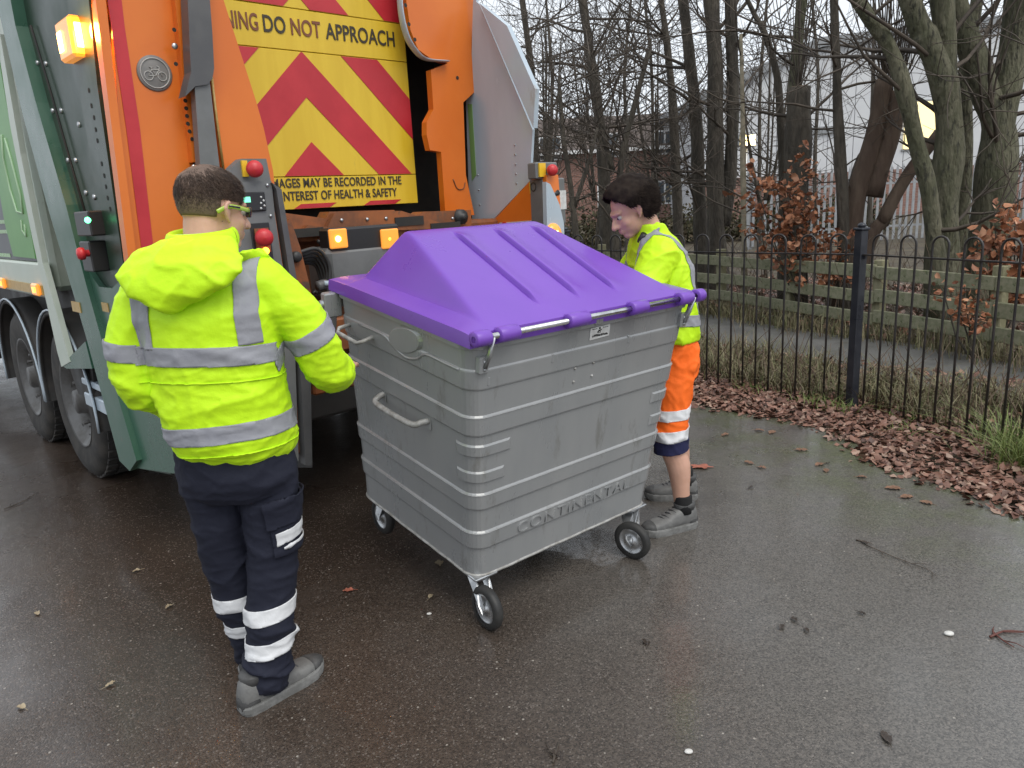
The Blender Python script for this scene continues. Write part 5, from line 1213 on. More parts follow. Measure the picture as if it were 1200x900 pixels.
M['orange_cloth'] = fabric('hivis_orange_cloth', (0.93, 0.145, 0.012), (0.95, 0.17, 0.02), 0.7, 0.006, 15)
M['reflect'] = fabric('grey_reflective_tape', (0.27, 0.275, 0.31), (0.31, 0.315, 0.34), 0.42, 0.004, 18)
M['reflect_white'] = fabric('white_reflective_tape', (0.62, 0.63, 0.65), (0.72, 0.73, 0.74), 0.5, 0.004, 22)
M['navy'] = fabric('navy_cloth', (0.0115, 0.0135, 0.026), (0.016, 0.018, 0.032), 0.8, 0.006, 12)
M['navy_hem'] = fabric('navy_hem_cloth', (0.018, 0.020, 0.065), (0.024, 0.026, 0.075), 0.8, 0.004, 18)
M['skin'] = mat('skin', (0.52, 0.30, 0.215), 0.5, col2=(0.58, 0.34, 0.25), nscale=12, bump=0.0006, bscale=220)
M['skin'].node_tree.nodes['Principled BSDF'].inputs['Subsurface Weight'].default_value = 0.12
M['skin'].node_tree.nodes['Principled BSDF'].inputs['Subsurface Radius'].default_value = (0.01, 0.004, 0.002)
M['hair_brown'] = mat('dark_brown_hair', (0.034, 0.020, 0.013), 0.6, spec=0.3, col2=(0.065, 0.040, 0.027), nscale=40)
M['hair_fade'] = mat('cropped_hair', (0.16, 0.105, 0.078), 0.7, col2=(0.11, 0.072, 0.054), nscale=160, amount=1.0)
_nt = M['hair_fade'].node_tree; _b = _nt.nodes['Principled BSDF']; _old = _b.inputs['Base Color'].links[0].from_socket
_at = _nt.nodes.new('ShaderNodeAttribute'); _at.attribute_name = 'density'
_mx = _nt.nodes.new('ShaderNodeMix'); _mx.data_type = 'RGBA'; _mx.inputs[7].default_value = (0.038, 0.023, 0.016, 1)
_nt.links.new(_at.outputs['Fac'], _mx.inputs[0]); _nt.links.new(_old, _mx.inputs[6]); _nt.links.new(_mx.outputs[2], _b.inputs['Base Color'])
M['hair_dark'] = mat('near_black_hair', (0.013, 0.009, 0.008), 0.85, col2=(0.026, 0.019, 0.015), nscale=30, spec=0.12)
M['sclera'] = mat('eye_white', (0.42, 0.38, 0.35), 0.35); M['iris'] = mat('iris', (0.03, 0.02, 0.015), 0.3)
M['lip'] = mat('lip', (0.42, 0.17, 0.14), 0.45)
M['shoe_grey'] = mat('grey_shoe_leather', (0.12, 0.12, 0.118), 0.6, col2=(0.165, 0.165, 0.16), nscale=22, bump=0.001, bscale=180)
M['shoe_dark'] = mat('dark_shoe_panel', (0.05, 0.05, 0.05), 0.65, col2=(0.07, 0.07, 0.07), nscale=30)
M['sole'] = mat('grey_rubber_sole', (0.20, 0.20, 0.195), 0.65, col2=(0.13, 0.13, 0.125), nscale=25)
M['lace'] = mat('lace', (0.06, 0.06, 0.062), 0.8)
M['sock'] = fabric('black_sock', (0.014, 0.014, 0.015), (0.02, 0.02, 0.02), 0.9, 0.002, 60)
M['lens_lime'] = mat('lime_glasses', (0.36, 0.50, 0.05), 0.2, spec=0.6, coat=0.5); M['lens_black'] = mat('black_glasses', (0.012, 0.012, 0.012), 0.2, coat=0.5)

def V3(*a): return np.array(a, float)
def unit(v): v = np.asarray(v, float); return v/np.linalg.norm(v)
def soft_tube(mb, pts, rad, n=18, sub=5):
    P = catmull(pts, sub); R = np.interp(np.linspace(0, 1, len(P)), np.linspace(0, 1, len(rad)), rad)
    mb.tube(P, list(R), n=n); mb.ball(P[0], R[0], n, 10); mb.ball(P[-1], R[-1], n, 10)
def loft(mb, rings, n=32, e=2.3):
    """rings: (centre, half vector a, half vector b); superellipse sections, capped"""
    vs = []
    for c, a, b in rings:
        for k in range(n):
            t = 2*math.pi*k/n; ct, st = math.cos(t), math.sin(t)
            vs.append(np.asarray(c)+np.asarray(a)*math.copysign(abs(ct)**(2/e), ct)+np.asarray(b)*math.copysign(abs(st)**(2/e), st))
    m = len(rings); fs = [(i*n+k, i*n+(k+1) % n, (i+1)*n+(k+1) % n, (i+1)*n+k) for i in range(m-1) for k in range(n)]
    fs += [tuple(range(n-1, -1, -1)), tuple((m-1)*n+k for k in range(n))]
    mb.add(vs, fs, True)
def fuse(mb, voxel, smooth=6, factor=0.5):
    me = mb.mesh('tmp'); bm = bmesh.new(); bm.from_mesh(me); bmesh.ops.recalc_face_normals(bm, faces=bm.faces); bm.to_mesh(me); bm.free()
    o = link('tmp', me)
    r = o.modifiers.new('r', 'REMESH'); r.mode = 'VOXEL'; r.voxel_size = voxel; r.adaptivity = 0; r.use_smooth_shade = True
    if smooth: s = o.modifiers.new('s', 'SMOOTH'); s.factor = factor; s.iterations = smooth
    out = evaluated(o); bpy.data.objects.remove(o); bpy.data.meshes.remove(me); return out
def displace(me, fn):
    n = len(me.vertices); co = np.empty(n*3, dtype=np.float32); me.vertices.foreach_get('co', co); co = co.reshape(-1, 3)
    no = np.empty(n*3, dtype=np.float32); me.vertices.foreach_get('normal', no); no = no.reshape(-1, 3)
    d = np.array([fn(p, q) for p, q in zip(co, no)], dtype=np.float32)
    co = co+no*d[:, None]; me.vertices.foreach_set('co', co.ravel()); me.update()
def rigid(me, off):
    me.transform(Matrix.Translation((-off[0], -off[1], -off[2])))
def part_mesh(name, me, m, par, off):
    me = me.copy() if False else me; rigid(me, off); me.materials.clear(); me.materials.append(m)
    me.polygons.foreach_set('use_smooth', [True]*len(me.polygons)); me.update(); return link(name, me, par)
def strip(src, planes, keep, out, thick=0.003):
    """cut a band out of a (world-space) mesh with planes (point, normal pointing to the side removed) and lift it off the cloth"""
    bm = bmesh.new(); bm.from_mesh(src)
    if keep is not None:
        dl = [f for f in bm.faces if not keep(f.calc_center_median())]; bmesh.ops.delete(bm, geom=dl, context='FACES')
    for co, no in planes:
        bmesh.ops.bisect_plane(bm, geom=bm.verts[:]+bm.edges[:]+bm.faces[:], plane_co=co, plane_no=no, clear_outer=True)
    bm.normal_update()
    for v in bm.verts: v.co += v.normal*out
    if len(bm.faces):
        r = bmesh.ops.extrude_face_region(bm, geom=bm.faces[:])
        for v in [g_ for g_ in r['geom'] if isinstance(g_, bmesh.types.BMVert)]: v.co += v.normal*thick
    me = bpy.data.meshes.new('strip'); bm.to_mesh(me); bm.free(); return me
def seg_d(p, a, b):
    t = max(0, min(1, float(np.dot(p-a, b-a)/np.dot(b-a, b-a)))); return float(np.linalg.norm(p-(a+(b-a)*t))), t
def folds(freq, amp, seed, axis=(1, 1, 1), ridged=True):
    ax = np.array(axis)
    def f(p, nrm):
        q = Vector((p[0]*freq*ax[0]+seed, p[1]*freq*ax[1], p[2]*freq*ax[2]))
        n1 = noise.noise(q); n2 = noise.noise(q*2.1+Vector((7, 3, 1)))
        if ridged: return amp*(1.6*max(0.0, 1-abs(n1)*3.0)**2.2-0.35+0.45*max(0.0, 1-abs(n2)*3.5)**2)
        return amp*(n1*0.7+n2*0.3)
    return f
def head_parts(mb, c, f, r, u):
    def P(a, b, d): return c+r*a+f*b+u*d
    def ell(o, rad, tilt=None):
        Mx = Matrix((r, f, u)).transposed() if False else Matrix([[r[i], f[i], u[i]] for i in range(3)])
        mb.ball(P(*o), rad, 24, 16, Mx)
    ell((0, -0.012, 0.028), (0.076, 0.097, 0.090)); ell((0, 0.028, -0.035), (0.064, 0.068, 0.075)); ell((0, 0.060, -0.090), (0.031, 0.030, 0.024))
    ell((0.032, 0.055, -0.030), (0.030, 0.030, 0.030)); ell((-0.032, 0.055, -0.030), (0.030, 0.030, 0.030))
    soft_tube(mb, [P(0, 0.088, 0.012), P(0, 0.103, -0.012), P(0, 0.114, -0.032)], [0.008, 0.010, 0.014], 12, 3)
    ell((0.013, 0.100, -0.036), (0.010, 0.010, 0.009)); ell((-0.013, 0.100, -0.036), (0.010, 0.010, 0.009))
    soft_tube(mb, [P(-0.042, 0.076, 0.024), P(0, 0.092, 0.022), P(0.042, 0.076, 0.024)], [0.010, 0.011, 0.010], 12, 3)
    ell((0, 0.090, -0.060), (0.024, 0.013, 0.007)); ell((0, 0.088, -0.071), (0.021, 0.013, 0.007))
    for s in (-1, 1):
        soft_tube(mb, [P(s*0.076, 0.006, -0.034), P(s*0.084, -0.004, -0.020), P(s*0.090, -0.014, 0.006), P(s*0.086, 0.000, 0.022), P(s*0.078, 0.010, 0.012)], [0.007, 0.0065, 0.0065, 0.006, 0.005], 8, 4)
        ell((s*0.079, -0.001, -0.004), (0.006, 0.013, 0.024))
def eyes(c, f, r, u, par, off):
    for s in (-1, 1):
        p = c+r*s*0.031+f*0.0765+u*0.002; mb = MB(); mb.ball(p, 0.0115, 14, 10); e = mb.build('eye', M['sclera'], par, off=off)
        mb = MB(); mb.ball(p+f*0.0095, 0.0055, 10, 8); mb.build('iris', M['iris'], e, off=off)
def hair_shell(c, f, r, u, keep, grow_, par, off, m, name='hair', jitter=0.003):
    mb = MB(); Mx = Matrix([[r[i], f[i], u[i]] for i in range(3)])
    cc = c+f*-0.012+u*0.028; mb.ball((0, 0, 0), (0.076, 0.097, 0.090), 72, 48)
    me = mb.mesh('h'); bm = bmesh.new(); bm.from_mesh(me); bpy.data.meshes.remove(me)
    bmesh.ops.delete(bm, geom=[fc for fc in bm.faces if not keep(fc.calc_center_median())], context='FACES')
    for v in bm.verts:
        t = grow_(v.co); n_ = v.normal.copy() if v.normal.length else v.co.normalized()
        v.co += n_*(t+jitter*noise.noise(v.co*60))
    r_ = bmesh.ops.extrude_face_region(bm, geom=bm.faces[:])
    for v in [g_ for g_ in r_['geom'] if isinstance(g_, bmesh.types.BMVert)]: v.co -= v.co.normalized()*0.006
    for v in bm.verts: v.co = Vector(tuple(cc+r*v.co[0]+f*v.co[1]+u*v.co[2]-np.array(off)))
    bmesh.ops.recalc_face_normals(bm, faces=bm.faces)
    me = bpy.data.meshes.new(name); bm.to_mesh(me); bm.free(); me.materials.append(m)
    at_ = me.attributes.new('density', 'FLOAT', 'POINT'); at_.data.foreach_set('value', [min(1, max(0, (float(np.dot(np.array(v.co)+np.array(off)-cc, u))+0.03)/0.045)) for v in me.vertices])
    me.polygons.foreach_set('use_smooth', [True]*len(me.polygons))
    return link(name, me, par)
def strands(c, f, r, u, keep, length, n, par, off, m, comb=(0, 0.5, 0), w=0.0011, base=None):
    cc = c+f*-0.012+u*0.028; A = np.array([0.076, 0.097, 0.090]); V = []; Fq = []
    while len(V) < n*4:
        d = rvec(); p = d*A
        if not keep(p): continue
        L = length(p)*rnd.uniform(0.6, 1.25); nn = unit(p/A**2); g_ = unit(nn*0.30+np.array(comb)*0.9+rvec()*0.12)
        s = unit(np.cross(g_, nn)+1e-6)*w; b0 = p+nn*(0.002 if base is None else base(p)); b1 = b0+g_*L*0.6+nn*L*0.1; b2 = b0+g_*L
        i = len(V); V += [b0-s, b0+s, b1+s*0.7, b1-s*0.7]; Fq.append((i, i+1, i+2, i+3))
    V = np.array(V); W = cc+V[:, :1]*r+V[:, 1:2]*f+V[:, 2:]*u-np.array(off)
    return tag(np_mesh('hair_strands', W, np.array(Fq), m, par), kind='stuff')
def hand(mb, wrist, d, palm_n, side, curl=0.5, s=1.0):
    """d: hand direction, palm_n: palm normal, side: +1 thumb towards cross(d, palm_n)"""
    d = unit(d); palm_n = unit(palm_n-d*np.dot(palm_n, d)); t = np.cross(d, palm_n)*side
    Mx = Matrix([[t[i], d[i], palm_n[i]] for i in range(3)])
    mb.ball(wrist+d*0.050*s, (0.042*s, 0.055*s, 0.016*s), 16, 12, Mx)
    for k, (o, L) in enumerate(((0.030, 0.070), (0.010, 0.080), (-0.011, 0.074), (-0.030, 0.058))):
        b = wrist+d*(0.092-abs(o)*0.2)*s+t*o*s; P = [b-d*0.02*s]; q = b; dd = d
        for j in range(3):
            an = curl*(0.35+0.25*j); dd = unit(dd*math.cos(an)+palm_n*math.sin(an)); q = q+dd*L*s*(0.42, 0.32, 0.26)[j]; P.append(q)
        soft_tube(mb, P, [0.0095*s, 0.009*s, 0.0082*s, 0.0068*s], 10, 3)
    b = wrist+d*0.028*s+t*0.030*s; soft_tube(mb, [b, b+unit(t+d*0.7)*0.03*s, b+unit(t*0.5+d+palm_n*0.5)*0.062*s, b+unit(t*0.25+d+palm_n*0.6)*0.082*s], [0.013*s, 0.0115*s, 0.010*s, 0.008*s], 10, 3)
def shoe(par, off, heel, toe, side, label=None):
    heel, toe = V3(heel[0], heel[1], 0), V3(toe[0], toe[1], 0); d = unit(toe-heel); L = np.linalg.norm(toe-heel); r = np.cross(d, V3(0, 0, 1))
    S = L/0.29; prof = [(-0.004, 0.018, 0.072), (0.010, 0.032, 0.104), (0.05, 0.039, 0.112), (0.085, 0.040, 0.110), (0.12, 0.041, 0.090), (0.16, 0.045, 0.068), (0.20, 0.049, 0.058), (0.245, 0.045, 0.050), (0.275, 0.030, 0.042), (0.289, 0.012, 0.034)]
    mb = MB(); rg = []
    for x, w, h in prof: rg.append((heel+d*x*S+V3(0, 0, 0.016+h/2), r*w, V3(0, 0, h/2)))
    loft(mb, rg, 24, 2.5); up = mb.build('shoe', M['shoe_grey'], par, off=off)
    out = [(x, w+0.006) for x, w, h in prof]; poly = [heel+d*(x*S)+r*w*1.0 for x, w in out]+[heel+d*(x*S)-r*w*1.0 for x, w in reversed(out)]
    poly = [heel-d*0.008]+poly[:10]+[heel+d*(0.296*S)]+poly[10:]
    mb = MB(); n = len(poly); lev = [(0.0, 0.97, 0), (0.012, 1.0, 0), (0.028, 1.0, 1), (0.034, 0.97, 1)]; vs = []; c0 = heel+d*0.14*S
    for z, sc, k in lev:
        for p in poly:
            q = c0+(p-c0)*sc; xx = float(np.dot(q-heel, d))/S; zz = z + (0.012*max(0, (xx-0.2)/0.09)**2 if True else 0)
            vs.append(q+V3(0, 0, zz if k or z else 0.010*max(0, (xx-0.23)/0.06)**2))
    fs = [(i*n+k, i*n+(k+1) % n, (i+1)*n+(k+1) % n, (i+1)*n+k) for i in range(3) for k in range(n)]+[tuple(range(n-1, -1, -1)), tuple(3*n+k for k in range(n))]
    mb.add(vs, fs); mb.build('sole', M['sole'], up, off=off)
    mb = MB(); rg = [(heel+d*x*S+V3(0, 0, 0.016+h/2+0.001), r*(w+0.002), V3(0, 0, h/2+0.0015)) for x, w, h in ((0.238, 0.0455, 0.051), (0.262, 0.038, 0.047), (0.28, 0.026, 0.041), (0.2905, 0.011, 0.034))]
    loft(mb, rg, 24, 2.5); mb.build('toe_cap', M['shoe_dark'], up, off=off)
    mb = MB(); rg = [(heel+d*x*S+V3(0, 0, 0.016+h/2), r*(w+0.002), V3(0, 0, h/2)) for x, w, h in ((-0.006, 0.017, 0.050), (0.012, 0.030, 0.060), (0.045, 0.0355, 0.045))]
    loft(mb, rg, 24, 2.5); mb.build('heel_counter', M['shoe_dark'], up, off=off)
    for i in range(5):
        x = 0.105+i*0.020; h = np.interp(x, [p[0] for p in prof], [p[2] for p in prof]); c_ = heel+d*x*S+V3(0, 0, 0.016+h+0.002)
        mb = MB(); mb.tube([c_-r*0.024-d*0.006-V3(0, 0, 0.007), c_, c_+r*0.024+d*0.006-V3(0, 0, 0.007)], 0.0035, n=6); mb.build('lace', M['lace'], up, off=off)
    mb = MB(); c_ = heel+d*0.058*S; loft(mb, [(c_+V3(0, 0, 0.10), r*0.038, d*0.052), (c_+V3(0, 0, 0.130), r*0.044, d*0.055), (c_+V3(0, 0, 0.136), r*0.040, d*0.050)], 20, 2.2); mb.build('shoe_collar', M['shoe_dark'], up, off=off)
    return up

# ---------------------------------------------------------------- person in the navy trousers, seen from behind
def person_left():
    base = V3(-0.93, 2.28, 0); root = empty('person', tuple(base), 0, 'person from behind in yellow hooded hi-vis jacket and navy trousers', 'person')
    f = unit((0.06, 1, 0)); r = unit((1, -0.06, 0)); u = V3(0, 0, 1)
    pel = V3(-0.895, 2.275, 0.92); shR, shL = V3(-0.712, 2.26, 1.415), V3(-1.078, 2.238, 1.415)
    elR, wrR = V3(-0.602, 2.345, 1.140), V3(-0.612, 2.600, 1.055); elL, wrL = V3(-1.118, 2.225, 1.150), V3(-1.075, 2.42, 0.985)
    hipR, knR, anR = V3(-0.80, 2.28, 0.86), V3(-0.828, 2.285, 0.48), V3(-0.885, 2.245, 0.085)
    hipL, knL, anL = V3(-0.985, 2.275, 0.86), V3(-0.992, 2.33, 0.48), V3(-0.985, 2.42, 0.085)
    hc = V3(-0.868, 2.315, 1.632); hf = unit((0.62, 0.78, -0.16)); hr = unit(np.cross(hf, u)); hu = np.cross(hr, hf)
    # body
    mb = MB(); head_parts(mb, hc, hf, hr, hu)
    soft_tube(mb, [V3(-0.905, 2.245, 1.42), V3(-0.895, 2.265, 1.50), hc-hu*0.04-hf*0.03], [0.07, 0.058, 0.058])
    loft(mb, [(pel-u*0.08, r*0.14, f*0.10), (pel+u*0.1, r*0.135, f*0.09), (V3(-0.90, 2.24, 1.25), r*0.15, f*0.10), (V3(-0.90, 2.24, 1.40), r*0.155, f*0.09), (V3(-0.90, 2.245, 1.46), r*0.08, f*0.06)])
    for sh, el, wr in ((shR, elR, wrR), (shL, elL, wrL)): soft_tube(mb, [sh, el, wr], [0.052, 0.042, 0.029])
    hand(mb, wrR, V3(0.10, 0.9, 0.1), V3(-0.2, 0.1, -1), 1, 0.45); hand(mb, wrL, V3(0.35, 0.8, -0.35), V3(0.8, 0, -0.5), -1, 0.5)
    for h, k, a in ((hipR, knR, anR), (hipL, knL, anL)): soft_tube(mb, [h, k, a+u*0.02], [0.075, 0.05, 0.036])
    part_mesh('body', fuse(mb, 0.0055, 3), M['skin'], root, base)
    eyes(hc, hf, hr, hu, root, base)
    # hair: faded sides, thick top
    low = lambda p: p[2] > -0.052-0.02*(p[1] > 0)+0.105*max(0, (p[1]-0.01)/0.09)
    ear = lambda p: not (abs(p[0]) > 0.055 and p[2] < 0.0 and -0.012 < p[1] < 0.06)
    hair_shell(hc, hf, hr, hu, lambda p: low(p) and ear(p), lambda p: 0.0015+0.013*max(0, min(1, (p[2]+0.02)/0.075))**1.3, root, base, M['hair_fade'], 'hair', 0.0012)
    top = lambda p: p[2] > 0.004+0.55*max(0, p[1]-0.02)
    strands(hc, hf, hr, hu, lambda p: top(p) or (low(p) and ear(p) and p[2] > -0.045 and rnd.random() < max(0, (p[2]+0.045)/0.055)**1.5), lambda p: 0.006+0.014*max(0, min(1, (p[2]+0.0)/0.05)), 14000, root, base, M['hair_brown'], comb=(0, 0.25, -0.55), w=0.0007, base=lambda p: 0.0015+0.013*max(0, min(1, (p[2]+0.02)/0.075))**1.3)
    # glasses
    P = lambda a, b, d: hc+hr*a+hf*b+hu*d
    mb = MB(); mb.tube([P(-0.066, 0.080, 0.004), P(-0.03, 0.108, 0.006), P(0, 0.112, 0.008), P(0.03, 0.108, 0.006), P(0.066, 0.080, 0.004)], [(0.003, 0.016)]*5, n=10, flat=hu); gl = mb.build('glasses', M['lens_black'], root, off=base)
    for s in (-1, 1):
        mb = MB(); mb.tube(catmull([P(s*0.067, 0.078, 0.008), P(s*0.082, 0.035, 0.010), P(s*0.088, 0.0, 0.010), P(s*0.086, -0.022, 0.000), P(s*0.082, -0.036, -0.010)], 4), [(0.003, 0.0065)]*17, n=8, flat=hu); mb.build('glasses_arm', M['lens_lime'], gl, off=base)
        mb = MB(); mb.tube([P(s*0.0845, 0.036, 0.0105), P(s*0.0925, -0.004, 0.0105)], [(0.002, 0.003)]*2, n=6, flat=hu); mb.build('arm_stripe', M['lens_black'], gl, off=base)
    # jacket
    c = lambda z, dx=0, dy=0: V3(-0.893+dx, 2.262+dy, z)
    mb = MB(); loft(mb, [(c(0.872, 0.015, 0.012), r*0.160, f*0.125), (c(0.89, 0.014, 0.012), r*0.172, f*0.140), (c(0.93, 0.010, 0.005), r*0.184, f*0.158), (c(1.0, 0.004), r*0.190, f*0.162), (c(1.12, -0.004, -0.005), r*0.196, f*0.160), (c(1.24, -0.008, -0.012), r*0.202, f*0.156), (c(1.34, -0.008, -0.016), r*0.208, f*0.148), (c(1.42, -0.008, -0.016), r*0.190, f*0.125), (c(1.47, -0.008, -0.014), r*0.15, f*0.105), (c(1.505, -0.006, -0.005), r*0.098, f*0.085), (c(1.545, 0, 0.01), r*0.085, f*0.080)], 40, 2.25)
    soft_tube(mb, [shR+V3(-0.03, 0, -0.005), (shR*0.5+elR*0.5)+V3(0.022, -0.012, 0.008), elR+V3(0.012, -0.005, -0.012), elR*0.5+wrR*0.5+V3(0.01, 0, -0.010), wrR-V3(0, 0.05, 0)], [0.086, 0.077, 0.072, 0.066, 0.056])
    soft_tube(mb, [shL+V3(0.03, 0, -0.005), (shL*0.5+elL*0.5)+V3(-0.018, -0.012, 0.008), elL+V3(-0.008, -0.008, -0.012), elL*0.5+wrL*0.5, wrL-V3(-0.01, 0.045, -0.02)], [0.088, 0.076, 0.070, 0.066, 0.056])
    me = fuse(mb, 0.0065, 6)
    d1, d2, d3 = folds(3.6, 0.0050, 3.1, (0.7, 0.7, 1.8)), folds(13, 0.0022, 8.0, (0.7, 0.7, 1.8)), folds(5.0, 0.0045, 1.0, (1.4, 1.4, 0.8))
    def dj(p, n):
        z = p[2]; k = 0.55+0.45*min(1, max(0, (1.30-z)/0.15)); arm = min(seg_d(p, shR, elR)[0], seg_d(p, elR, wrR)[0], seg_d(p, shL, elL)[0], seg_d(p, elL, wrL)[0])
        hem = 0.0025*math.sin(p[0]*95+3*noise.noise(Vector((p[0]*6, p[1]*6, 0))))*max(0, 1-abs(z-0.895)/0.03)
        return (d1(p, n)+d2(p, n))*k + d3(p, n)*(1 if arm < 0.12 else 0.5) + hem
    displace(me, dj)
    src = me.copy()
    jk = part_mesh('jacket', me, M['hivis'], root, base)
    isarm = lambda p: (p[0] > -0.700 and min(seg_d(np.array(p), shR, elR)[0], seg_d(np.array(p), elR, wrR)[0]) < 0.14) or (p[0] < -1.092 and min(seg_d(np.array(p), shL, elL)[0], seg_d(np.array(p), elL, wrL)[0]) < 0.14)
    def band(name, planes, keep, m='reflect', par=jk, lift=0.0015):
        b = strip(src, planes, keep, lift); 
        if len(b.polygons): part_mesh(name, b, M[m], par, base)
    tilt = unit((0.03, 0, 1)); 
    def zb(zc, w, nrm=(0, 0, 1)): n_ = unit(nrm); p = V3(-0.89, 2.2, zc); return [(tuple(p+n_*w/2), tuple(n_)), (tuple(p-n_*w/2), tuple(-n_))]
    band('reflective_band', zb(1.222, 0.056, (0.04, 0.06, 1)), lambda p: not isarm(p))
    band('reflective_band', zb(0.985, 0.056, (-0.05, 0.06, 1)), lambda p: not isarm(p))
    band('seam', zb(1.145, 0.0035, (0.02, 0.06, 1)), lambda p: not isarm(p), 'hivis', lift=0.0004)
    band('seam', zb(0.918, 0.004, (-0.05, 0.06, 1)), lambda p: not isarm(p), 'hivis', lift=0.0004)
    for x0, x1 in ((-0.778, -0.722), (-1.078, -1.022)):
        band('reflective_brace', [((x1, 0, 0), (1, 0, 0)), ((x0, 0, 0), (-1, 0, 0)), ((0, 0, 1.252), (0, 0, -1))], lambda p: not isarm(p) or p[2] > 1.3)
    for a, b, t in ((shR, elR, 0.62), (shL, elL, 0.66)):
        n_ = unit(unit(b-a)+V3(0, 0.05, 0)); p = a+(b-a)*t; band('sleeve_band', [(tuple(p+n_*0.027), tuple(n_)), (tuple(p-n_*0.027), tuple(-n_))], lambda q, a=a, b=b: seg_d(np.array(q), a, b)[0] < 0.15 and (q[0] > -0.705 if a is shR else q[0] < -1.085))
    for e_, w_, in ((elR, wrR), (elL, wrL)):
        q = w_-unit(w_-e_)*0.005; mb = MB(); mb.tube([w_-unit(w_-e_)*0.065, w_-unit(w_-e_)*0.02, w_+unit(w_-e_)*0.004], [0.055, 0.050, 0.040], n=20); mb.build('cuff', M['navy'], jk, off=base)
    # hood lying on the back, with the collar around the neck
    bk = -f
    hd = []; axis = [(1.553, -0.885, 0.080, 0.105, 0.040), (1.530, -0.890, 0.105, 0.150, 0.052), (1.500, -0.888, 0.135, 0.172, 0.052), (1.468, -0.897, 0.152, 0.184, 0.046), (1.440, -0.910, 0.160, 0.148, 0.042), (1.412, -0.924, 0.163, 0.100, 0.036), (1.385, -0.935, 0.160, 0.048, 0.026), (1.370, -0.940, 0.156, 0.016, 0.012)]
    mb = MB(); loft(mb, [(V3(cx_, 2.245, z)+bk*dep, r*wd, f*th) for z, cx_, dep, wd, th in axis], 36, 1.7)
    loft(mb, [(V3(-0.80, 2.25, 1.50)+r*0.0, V3(0.075, 0, 0.02), f*0.09), (V3(-0.765, 2.27, 1.475), V3(0.06, 0, 0.02), f*0.06), (V3(-0.75, 2.285, 1.455), V3(0.03, 0, 0.0), f*0.03)], 20)
    loft(mb, [(V3(-0.99, 2.22, 1.50), V3(0.075, 0, -0.02), f*0.085), (V3(-1.02, 2.22, 1.470), V3(0.05, 0, -0.01), f*0.06), (V3(-1.04, 2.22, 1.45), V3(0.03, 0, 0), f*0.03)], 20)
    hm = fuse(mb, 0.006, 3); g1, g2 = folds(4.0, 0.010, 5.5, (1, 1, 1.3)), folds(13, 0.0022, 2.2)
    displace(hm, lambda p, n: g1(p, n)+g2(p, n)); part_mesh('hood', hm, M['hivis'], root, base)
    mb = MB(); cc = V3(-0.893, 2.262, 1.55); ring = [cc+r*0.088*math.cos(t)+f*(0.085*math.sin(t)+0.005)+u*(0.010*math.sin(t)) for t in np.linspace(0, 2*math.pi, 33)]
    mb.tube(ring, [(0.016, 0.030)]*33, n=12, caps=False, flat=u); mb.build('collar', M['hivis'], root, off=base)
    mb = MB(); ring = [cc-V3(0, 0, 0.012)+r*0.074*math.cos(t)+f*(0.070*math.sin(t)+0.005) for t in np.linspace(0, 2*math.pi, 33)]
    mb.tube(ring, [(0.006, 0.034)]*33, n=10, caps=False, flat=u); mb.build('collar_lining', M['hivis_lining'], root, off=base)
    # trousers
    mb = MB(); loft(mb, [(V3(-0.893, 2.272, 1.02), r*0.165, f*0.12), (V3(-0.893, 2.272, 0.90), r*0.178, f*0.135), (V3(-0.893, 2.275, 0.80), r*0.182, f*0.13), (V3(-0.893, 2.278, 0.74), r*0.15, f*0.10)], 36, 2.3)
    soft_tube(mb, [hipR-u*0.03, knR*0.5+hipR*0.5+V3(0.004, 0, 0), knR, anR*0.5+knR*0.5, anR+u*0.005], [0.098, 0.088, 0.080, 0.078, 0.075])
    soft_tube(mb, [hipL-u*0.03, knL*0.5+hipL*0.5, knL, anL*0.5+knL*0.5, anL+u*0.005], [0.098, 0.088, 0.080, 0.076, 0.072])
    tmesh = fuse(mb, 0.0065, 6); q1, q2 = folds(4.5, 0.0065, 9.0, (1, 1, 1.5)), folds(11, 0.0022, 4.0, (0.8, 0.8, 1.8))
    def dtz(p, n):
        low_ = max(0, min(1, (0.42-p[2])/0.2)); return q1(p, n)*(0.7+0.8*low_)+q2(p, n)*(0.6+low_)
    displace(tmesh, dtz)
    bm = bmesh.new(); bm.from_mesh(tmesh)
    for co, no in (((0, 0, 0.048), (0.0, 0.25, -1)),): pass
    bmesh.ops.bisect_plane(bm, geom=bm.verts[:]+bm.edges[:]+bm.faces[:], plane_co=(0, 2.25, 0.040), plane_no=(0, -0.15, -1), clear_outer=True); bm.to_mesh(tmesh); bm.free()
    src2 = tmesh.copy(); tr = part_mesh('trousers', tmesh, M['navy'], root, base)
    def tband(zc, w, leg, nrm=(0, 0, 1)):
        n_ = unit(nrm); p = V3(*( (knR+anR)/2 if leg > 0 else (knL+anL)/2)); p[2] = zc
        b = strip(src2, [(tuple(p+n_*w/2), tuple(n_)), (tuple(p-n_*w/2), tuple(-n_))], (lambda q: q[0] > -0.935) if leg > 0 else (lambda q: q[0] < -0.935), 0.0012)
        if len(b.polygons): part_mesh('reflective_band', b, M['reflect_white'], tr, base)
    tband(0.335, 0.052, 1, (-0.12, 0.0, 1)); tband(0.215, 0.052, 1, (-0.12, 0, 1)); tband(0.335, 0.05, -1, (-0.1, 0, 1)); tband(0.215, 0.048, -1, (-0.1, 0, 1))
    # cargo pocket on the right thigh
    kx = lambda q: q[0] > -0.815 and q[1] < 2.36
    b = strip(src2, [((0, 0, 0.735), (0, 0, 1)), ((0, 0, 0.545), (0, 0, -1)), ((-0.79, 0, 0), (-1, 0, 0.0)), ((0, 2.345, 0), (0, 1, 0))], kx, 0.004, 0.006); part_mesh('cargo_pocket', b, M['navy'], tr, base)
